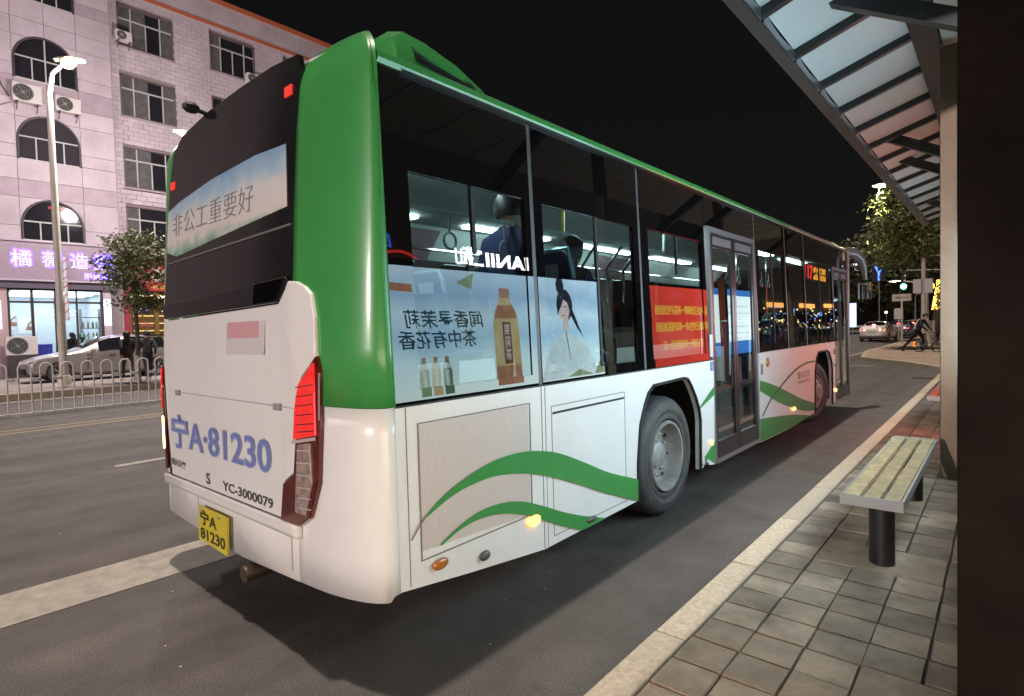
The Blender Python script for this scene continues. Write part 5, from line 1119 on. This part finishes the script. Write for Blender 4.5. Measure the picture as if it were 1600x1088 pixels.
# ------------------------------------------------------------------ trees
def tree(label, base, h, crown, rad, nleaf, lsize, lmat, trunk_r=.1, wash=0, group='street trees', clumps=40, limbs=7, seed=1, droop=.2, tilt=0):
    rg = random.Random(seed); T = thing('street_tree', label, 'tree', base, group); b = V(base); c = V(crown)
    tk = MB(); p1 = b+V((.02+tilt*.5, .03, h*.5)); p2 = b+V((-.03+tilt, .02, h))
    tk.tube([b-V((0, 0, .05)), b+V((0, 0, .15)), p1, p2], [trunk_r*1.35, trunk_r*1.08, trunk_r*.9, trunk_r*.75], 10)
    cl = []
    for i in range(clumps):
        while True:
            q = V((rg.uniform(-1, 1), rg.uniform(-1, 1), rg.uniform(-1, 1)))
            if .25 < q.length < 1: break
        cl.append(c+V((q.x*rad[0], q.y*rad[1], q.z*rad[2])))
    for i in range(limbs):
        e = cl[i*len(cl)//limbs]; mid = p2.lerp(e, .5)+V((rg.uniform(-.2, .2), rg.uniform(-.2, .2), .2))*rad[2]*.4
        tk.tube([p2-V((0, 0, .1)), mid, e], [trunk_r*.55, trunk_r*.32, trunk_r*.08], 6)
        for j in range(3):
            e2 = cl[rg.randrange(len(cl))]
            if (e2-mid).length < max(rad)*1.0: tk.tube([mid, mid.lerp(e2, .55)+V((0, 0, .05)), e2], [trunk_r*.25, trunk_r*.14, trunk_r*.04], 5)
    t = tk.build('trunk', bark, T, smooth=True)
    if wash: MB().tube([b+V((0, 0, .0)), b+V((0, 0, .15)), b+V((.003, .004, wash*.5)), b+V((.006, .008, wash))], [trunk_r*1.5, trunk_r*1.2, trunk_r*1.12, trunk_r*1.1], 12).build('whitewash', whitewash, T, smooth=True)
    k = MB(); cr = max(rad)*.30
    for i in range(nleaf):
        cc = cl[rg.randrange(len(cl))]; q = V((rg.gauss(0, 1), rg.gauss(0, 1), rg.gauss(0, .7)))*cr*.55
        p = cc+q; a = rg.uniform(0, 6.28); el = rg.uniform(-1.0, .5)-droop; d = V((math.cos(a)*math.cos(el), math.sin(a)*math.cos(el), math.sin(el))); s_ = d.orthogonal().normalized(); s_.rotate(Matrix.Rotation(rg.uniform(-1, 1), 3, d)); L = lsize*rg.uniform(.6, 1.3)
        nn = d.cross(s_)*L*.12
        k.add([p, p+d*L*.5+s_*L*.26+nn, p+d*L, p+d*L*.5-s_*L*.26+nn], [(0, 1, 2), (0, 2, 3)])
    k.build('crown', lmat, T)
    return T
tree('small olive tree with whitewashed trunk in front of the red shop', (-18.7, 4.42, .2), 2.7, (-18.7, 4.55, 3.75), (.85, .95, 1.15), 4300, .13, M('leaf_small_tree', (.14, .16, .07), .55, var=.4, scale=2), .07, .85, clumps=30, seed=3, droop=-.1)
tree('tree with sunny yellow green crown lit by the lamp beyond the canopy', (.5, 34.5, .13), 4.6, (-1.5, 32.6, 6.0), (2.0, 2.1, 1.9), 6800, .25, leaf_b, .16, 0, clumps=26, seed=15)
tree('large dark tree behind the traffic signal at the junction', (.8, 46, .13), 4.4, (-1.6, 46, 7.6), (3.4, 3.5, 2.6), 9000, .4, leaf_a, .22, 1.2, clumps=60, seed=8)
tree('dark tree farther left beyond the bus mirror', (-14.5, 75, .2), 4, (-13.0, 75, 7.4), (4.2, 4, 3.6), 7000, .6, leaf_a, .25, 1.2, clumps=60, seed=9)
tree('dark tree in the far distance over the queue of cars', (-2.5, 85, .13), 4, (-5.2, 85, 7.2), (5, 5, 3.8), 7000, .7, leaf_a, .25, 1.2, clumps=60, seed=10)
tree('distant tree between the bus mirror and the junction lamp', (-19, 110, .2), 4, (-13, 110, 7.5), (8, 5, 4.5), 7000, .9, leaf_a, .3, 1.2, clumps=70, seed=12)
tg = tree('leaning tree trunk wrapped in golden string lights by the steel post', (-.78, 36.4, .13), 4.4, (.6, 36.6, 6.6), (2.2, 2.2, 1.6), 4200, .3, leaf_b, .23, 1.3, clumps=36, seed=11, tilt=.62)
k = MB(); rg = random.Random(4)
for i in range(420):
    a = rg.uniform(0, 6.28); z = rg.uniform(1.9, 3.5); k.ball((-.78+.62*(z/4.4)+.3*math.cos(a), 36.42+.3*math.sin(a), z+.13), .02, 5)
ls = tag(k.build('string_lights', EM('golden_lights', (1, .62, .1), 6)), 'golden string lights wound around the leaning tree trunk', 'string lights', kind='stuff')
lan = thing('lantern', 'glowing yellow lantern hanging on the string lit tree', 'lantern', (-.82, 35.9, 3.1)); MB().ball((-.82, 35.9, 3.26), (.17, .17, .2), 12).build('globe', EM('lantern_glow', (1, .75, .08), 2.5), lan, smooth=True); MB().tube([(-.82, 35.9, 3.45), (-.7, 36.1, 4.4)], .015, 5).build('cord', black_met, lan)

# ------------------------------------------------------------------ cars
def car(label, col, kind, loc, rz, tail=True, group=None, brake=6.0):
    c = thing('parked_car' if kind == 'wagon' else 'car', label, 'car', (0, 0, 0), group)
    paint = col; L = 4.7; roof = 1.46 if kind != 'wagon' else 1.56
    # stations: y from nose (0) to tail (L): low, belt, top, half widths low/belt/top
    if kind == 'wagon':
        st = [(0, .38, .62, .64, .62, .6, .5), (.12, .25, .72, .75, .80, .78, .62), (.6, .2, .86, .90, .88, .86, .72), (1.25, .2, .95, 1.0, .90, .88, .74), (1.55, .2, .97, 1.12, .91, .89, .72), (2.15, .2, .99, 1.50, .91, .89, .62), (2.7, .2, 1.0, roof, .91, .89, .63), (3.5, .2, 1.02, roof-.02, .91, .88, .62), (4.15, .22, 1.04, 1.47, .89, .86, .58), (4.5, .3, 1.02, 1.12, .84, .81, .60), (4.7, .42, .9, .92, .74, .72, .55)]
        glass = (4, 8)
    else:
        st = [(0, .38, .60, .62, .62, .6, .5), (.12, .25, .70, .73, .80, .78, .62), (.6, .2, .84, .88, .88, .86, .72), (1.2, .2, .92, .97, .90, .88, .74), (1.5, .2, .94, 1.08, .91, .89, .72), (2.1, .2, .96, 1.40, .91, .89, .62), (2.7, .2, .98, roof, .91, .89, .63), (3.3, .2, .99, 1.40, .91, .88, .62), (3.95, .22, 1.0, 1.12, .89, .86, .66), (4.45, .3, 1.0, 1.06, .85, .82, .66), (4.7, .42, .93, .96, .76, .74, .6)]
        glass = (4, 8)
    def sec(s_):
        y, zl, zb_, zt, wl_, wb, wt = s_
        half = [(wl_*.8, zl), (wl_*.97, zl+.06), (wl_, zl+(zb_-zl)*.45), (wl_*.985, zl+(zb_-zl)*.8), (wb, zb_), (wb*.35+wt*.65, zb_+(zt-zb_)*.62), (wt, zt-.05 if zt-zb_ > .1 else zb_+(zt-zb_)*.7), (wt*.55, zt)]
        return [(x, y, z) for x, z in half] + [(-x, y, z) for x, z in reversed(half)]
    S_ = [sec(s_) for s_ in st]; k = MB().grid(S_); n = len(S_[0])
    k.add(S_[0], [tuple(range(n))]); k.add(S_[-1], [tuple(range(n))])
    b = k.build('body', paint, c, smooth=True); 
    sub = b.modifiers.new('sub', 'SUBSURF'); sub.levels = sub.render_levels = 1
    gk = M('car_glass', (.008, .009, .011), .05, ior=1.55)
    for q in (1, -1):
        for (i0, i1, e0, e1) in ((4, 6, .35, .96), (6, 7, .06, .92), (7, 8, .06, .8)):
            def pt(i, t, up):
                a = V(S_[i][4]); d = V(S_[i][6]); p = a.lerp(d, up); return V((p.x*q, p.y, p.z))
            g = [];
            for t in (0, .5, 1):
                f = i0+(i1-i0)*(e0+(e1-e0)*t); j = min(int(f), len(S_)-2); u = f-j
                g.append([pt(j, 0, w_).lerp(pt(j+1, 0, w_), u)+V((q*.014, 0, 0)) for w_ in (.08, .5, .92)])
            MB().grid(g).build('side_window', gk, c)
    def band(i0, i1, e0, e1, name, lift):
        g = []
        for t in (0, .33, .67, 1):
            f = i0+(i1-i0)*(e0+(e1-e0)*t); j = min(int(f), len(S_)-2); u = f-j
            row = []
            for m_ in (6, 7, 8, 9):
                a = V(S_[j][m_]).lerp(V(S_[j+1][m_]), u); a.x *= .93; row.append(a+V((0, lift[0], lift[1])))
            g.append(row)
        MB().grid(g).build(name, gk, c)
    band(4, 5, .0, .93, 'windscreen', (-.015, .02)); band(7, 8, .12, .98, 'rear_window', (.015, .022))
    for q in (1, -1):
        for y in (.86, 3.72):
            w_ = MB().lathe([(.22, .0), (.31, .0), (.325, -.03), (.325, -.19), (.2, -.2)], (q*.915, y, .325), (q, 0, 0), 24, cap=False).build('wheel', rubber, c, smooth=True)
            rk = MB().lathe([(.225, -.02), (.225, -.005), (.20, -.005), (.19, -.05), (.05, -.05)], (q*.915, y, .325), (q, 0, 0), 20, cap=False)
            for a in range(5):
                t = a*2*math.pi/5
                for e in (-.16, .16): rk.bar((q*.912, y+.04*math.cos(t), .325+.04*math.sin(t)), (q*.916, y+.205*math.cos(t+e), .325+.205*math.sin(t+e)), .022, .02)
            rk.build('rim', M('alloy', (.6, .6, .62), .3, metal=.8), w_, smooth=True)
            pts = [(q*.905, y+.37*math.cos(R(a)), .325+.37*math.sin(R(a))) for a in range(-15, 196, 15)]
            MB().prism(pts, (q*.006, 0, 0)).build('wheel_arch', blackm, c)
        MB().ball((q*.98, 1.78, 1.02), (.1, .07, .07), 8).build('wing_mirror', paint, c, smooth=True)
        tl = MB().prism([(q*.42, 4.66, .80), (q*.74, 4.57, .78), (q*.78, 4.50, .92), (q*.44, 4.63, .90)], (0, .03, 0)).build('tail_light', EM('car_brake_lit_%d' % int(brake*10), (1, .12, .1), brake) if tail else red_dark, c)
        MB().prism([(q*.45, .02, .60), (q*.78, .2, .63), (q*.8, .3, .73), (q*.5, .08, .69)], (0, -.02, .01)).build('headlight', M('headlight', (.6, .62, .65), .1, coat=1), c)
        for y in (2.25, 3.2): MB().box(q*.905, q*.925, y, y+.18, .86, .89).build('door_handle', chrome, c)
        for y in (1.62, 2.62, 3.5): MB().bar((q*.912, y, .35), (q*.905, y+.02, .95), .006, .01).build('door_seam', blackm, c)
    if tail: MB().prism([(-.1, 4.02, 1.16), (.1, 4.02, 1.16), (.1, 4.02, 1.22), (-.1, 4.02, 1.22)], (0, .05, 0)).build('high_brake_light', EM('car_brake_lit_%d' % int(brake*10), (1, .12, .1), brake), c)
    MB().box(-.24, .24, 4.695, 4.715, .62, .75).build('number_plate', M('car_plate', (.5, .48, .3), .4), c)
    MB().box(-.78, .78, 4.50, 4.70, .26, .42).build('rear_bumper', M('bumper_dark', (.07, .06, .06), .5), c, bevel=.04)
    MB().box(-.55, .55, -.012, .08, .3, .48).build('grille', blackm, c)
    MB().box(-.7, .7, .25, 4.45, .16, .26).build('underbody', blackm, c)
    c.location = loc; c.rotation_euler = (0, 0, rz); return c
silver = M('silver_paint', (.30, .27, .27), .3, metal=.45, coat=.6); whitep = M('white_car_paint', (.8, .74, .74), .3, coat=.6); bluep = M('blue_grey_paint', (.08, .09, .13), .3, metal=.3, coat=.6); yellp = M('pale_yellow_paint', (.5, .42, .22), .35, coat=.5)
car('silver estate car parked on the far side in front of the salon', silver, 'wagon', (-22.4, 2.12, .2), 0, False)
car('white saloon car with bright red brake lights at the junction', whitep, 'sedan', (-4.75, 50.2, 0), R(180-2), True, 'cars waiting at the junction', 16)
car('dark blue grey car queuing right behind the white saloon', bluep, 'sedan', (-4.35, 58.2, 0), R(180), True, 'cars waiting at the junction', 9)
car('pale yellow taxi farthest ahead in the queue', yellp, 'sedan', (-4.35, 68.0, 0), R(180), True, 'cars waiting at the junction', 9)

# ------------------------------------------------------------------ person with a small bicycle on the corner
J = dict(pelvis=V((0, 0, .93)), spine=V((.02, -.06, 1.09)), chest=V((.03, -.16, 1.26)), neck=V((.03, -.24, 1.39)), head=V((.03, -.29, 1.47)), crown=V((.03, -.32, 1.575)), face=V((0, -1, -.3)),
         sh_l=V((.21, -.17, 1.33)), el_l=V((.27, -.30, 1.08)), wr_l=V((.22, -.46, .9)), ha_l=V((.2, -.52, .86)), sh_r=V((-.16, -.17, 1.33)), el_r=V((-.22, -.28, 1.08)), wr_r=V((-.16, -.46, .9)), ha_r=V((-.14, -.52, .86)),
         hi_l=V((.1, 0, .87)), kn_l=V((.13, -.2, .50)), an_l=V((.12, -.05, .12)), to_l=V((.13, -.2, .05)), hi_r=V((-.1, 0, .87)), kn_r=V((-.16, .22, .48)), an_r=V((-.22, .55, .10)), to_r=V((-.24, .40, .045)))
pk = person('person', 'person in black with white reflective straps leaning over a small bicycle', J, dict(allk, shoe=cloth_k), (-.72, 28.6, .13), R(72), False, None, 1.0)
bodyk = [o for o in pk.children if o.name.startswith('body')][0]
k = MB().tube([(-.19, .0, 1.02), (0, .135, 1.01), (.19, .0, 1.02)], .03, 6).tube([(-.09, .06, 1.03), (-.11, .0, 1.25), (-.11, -.14, 1.40)], .025, 6).tube([(.12, .06, 1.03), (.14, .0, 1.25), (.14, -.14, 1.40)], .025, 6)
k.build('reflective_straps', reflw, bodyk, smooth=True)
bk = thing('small_bicycle', 'small folding bicycle with orange rear lamp held by the person in black', 'bicycle', (0, 0, 0))
for y in (-.35, .35):
    w_ = MB().tube([(0, y+.2*math.cos(t), .2+.2*math.sin(t)) for t in [2*math.pi*i/20 for i in range(21)]], .025, 6, cap=False).build('tyre', rubber, bk, smooth=True)
    q = MB()
    for i in range(8): q.bar((0, y, .2), (0, y+.19*math.cos(i*.785), .2+.19*math.sin(i*.785)), .006, .006)
    q.build('spokes', chrome, w_)
MB().tube([(0, .35, .2), (0, .05, .35), (0, -.25, .45), (0, -.3, .75)], .022, 6).tube([(0, -.35, .2), (0, -.28, .5)], .018, 6).tube([(0, .05, .3), (0, .15, .72)], .016, 6).build('frame', M('bike_frame', (.3, .3, .32), .3, metal=.6), bk, smooth=True)
MB().tube([(-.22, -.28, .85), (0, -.31, .80), (.22, -.28, .85)], .014, 6).build('handlebar', black_met, bk, smooth=True); MB().ball((0, .17, .75), (.07, .13, .035), 8).build('saddle', blackm, bk, smooth=True)
MB().box(-.05, .05, .52, .56, .22, .42).build('rear_lamp', EM('orange_lamp', (1, .22, .03), 1.6), bk)
bk.location = (-.35, 28.45, .13); bk.rotation_euler = (0, 0, R(65))

# ------------------------------------------------------------------ signal, signs, posts and lights at the junction
MB().tube([(-.9, 33.1, 4.6), (.1, 33.1, 4.62)], .035, 6).build('camera_arm', lampm, LC); MB().ball((.02, 33.1, 4.42), (.12, .12, .14), 10).build('camera', ac_w, LC, smooth=True)
for x in (-1.3, -.85): MB().box(x, x+.34, 32.9, 33.1, 2.8, 3.5).build('control_box', ac_w, LC, bevel=.02)
ts = thing('traffic_signal', 'green traffic signal hanging over the junction', 'traffic light', (-1.3, 48, 0))
MB().tube([(1.4, 38, .13), (1.4, 38, 4.1), (-2.1, 38, 4.3)], [.12, .1, .05], 8).build('mast', frame_d, ts)
MB().box(-2.37, -2.09, 37.9, 38.1, 3.15, 4.25).build('housing', blackm, ts, bevel=.03)
MB().lathe([(0, .06), (.13, .05), (.15, 0)], (-2.23, 37.9, 3.41), (0, -1, 0), 16).build('green_light', EM('signal_green', (.12, 1, .55), 16), ts)
for z in (3.73, 4.03): MB().lathe([(0, .04), (.12, .03), (.13, 0)], (-2.23, 37.9, z), (0, -1, 0), 14).build('unlit_light', M('unlit_lens', (.03, .01, .01), .2), ts)
def signboard(label, x, y, z, w_, h_, mat, post=True, txt=None):
    s_ = thing('road_sign', label, 'sign', (x, y, 0)); MB().box(x-w_/2, x+w_/2, y-.02, y+.02, z, z+h_).build('board', mat, s_)
    if txt: text('sign_lettering', txt, (x-w_*.4, y-.02, z+h_*.25), FY, w_*.8, h_*.5, grey_ink, s_, .01)
    if post: MB().tube([(x, y+.06, 0), (x, y+.06, z+h_*.8)], .05, 6).build('post', lampm, s_)
signboard('pale direction sign board under the green signal', -2.5, 39.5, 2.62, .95, .42, M('sign_pale', (.55, .5, .42), .5), True, '←')
signboard('white narrow sign board on a post above the car roofs', -3.75, 49, 1.55, .55, .8, M('sign_white', (.6, .58, .55), .5))
signboard('blue lit vertical sign left of the white saloon', -10.4, 70, .8, .8, 2.6, EM('sign_blue_lit', (.45, .55, 1), 2.2))
signboard('blue neon sign high among the dark trees', -7.9, 70, 5.6, 1.3, 1.8, M('sign_back', (.02, .02, .05), .5), True)
text('neon_mark', 'Y', (-8.3, 69.97, 5.7), FY, .8, 1.5, EM('neon_blue_far', (.05, .15, 1), 4), bpy.data.objects['road_sign.003'], .02, .03)
for i, (x, y) in enumerate(((-13.2, 58), (-13.4, 72), (-5.5, 78), (-3.2, 74), (-2.6, 90))):
    q = tag(MB().tube([(x, y, 0), (x, y, 4.8-i*.3)], [.09, .05], 6).tube([(x, y, 4.8-i*.3), (x+.8, y, 5.1-i*.3)], .03, 5).build('slim_post', lampm), ['slim pale post left of the white saloon', 'slim pale post just right of the blue lit sign', 'slim post behind the queue of cars', 'slim curved post behind the dark car', 'slim farthest post behind the leaning person'][i], 'post', 'slim posts at the junction')
DL = [('white', (1, .95, .85), -11.2, 100, 2.6, 'leftmost beyond the white saloon'), ('red', (1, .1, .06), -9.6, 104, 1.0, 'low beyond the white saloon'), ('white', (1, .95, .85), -7.9, 110, 3.0, 'above the dark car'), ('amber', (1, .6, .2), -6.4, 98, 1.6, 'above the dark car'),
      ('blue', (.3, .5, 1), -4.6, 108, 2.2, 'left of the leaning person'), ('red', (1, .1, .06), -3.6, 112, 2.6, 'beside the camera post'), ('white', (1, .95, .85), -2.7, 105, 2.0, 'just left of the leaning person'), ('amber', (1, .6, .2), -1.6, 118, 1.4, 'rightmost by the leaning trunk')]
for c_, col_, x, y, z, wh in DL:
    h = tag(MB().ball((x, y, z), (.2, .2, .17), 8).lathe([(.1, 0), (.13, .25), (.0, .3)], (x, y, z), (0, 1, 0), 8).build('distant_light', EM('distant_light_'+c_, col_, 5)), 'tiny %s light in the far distance, %s' % (c_, wh), 'light', 'distant street lights')
    MB().tube([(x, y+.2, 0), (x, y+.2, z)], .03, 5).build('post', lampm, h)
# dark blocks of flats closing the street
def block(label, x0, x1, y0, y1, h, seed):
    b = thing('apartment_block', label, 'building', ((x0+x1)/2, y0, 0)); MB().box(x0, x1, y0, y1, 0, h).build('wall', M('night_wall', (.05, .045, .045), .9), b); rg = random.Random(seed)
    z = 3.5
    while z < h-1.5:
        x = x0+.8
        while x < x1-1.6:
            MB().box(x, x+1.2, y0-.06, y0-.02, z, z+1.3).build('window', EM('window_lit_dim', (1, .75, .45), .35) if rg.random() < .07 else darkpane, b); x += 2.6
        z += 3.1
block('dark apartment block closing the far end of the street on the left', -60, -16, 165, 180, 14, 1); block('dark apartment block closing the far end of the street on the right', -14, 25, 175, 190, 12, 2)
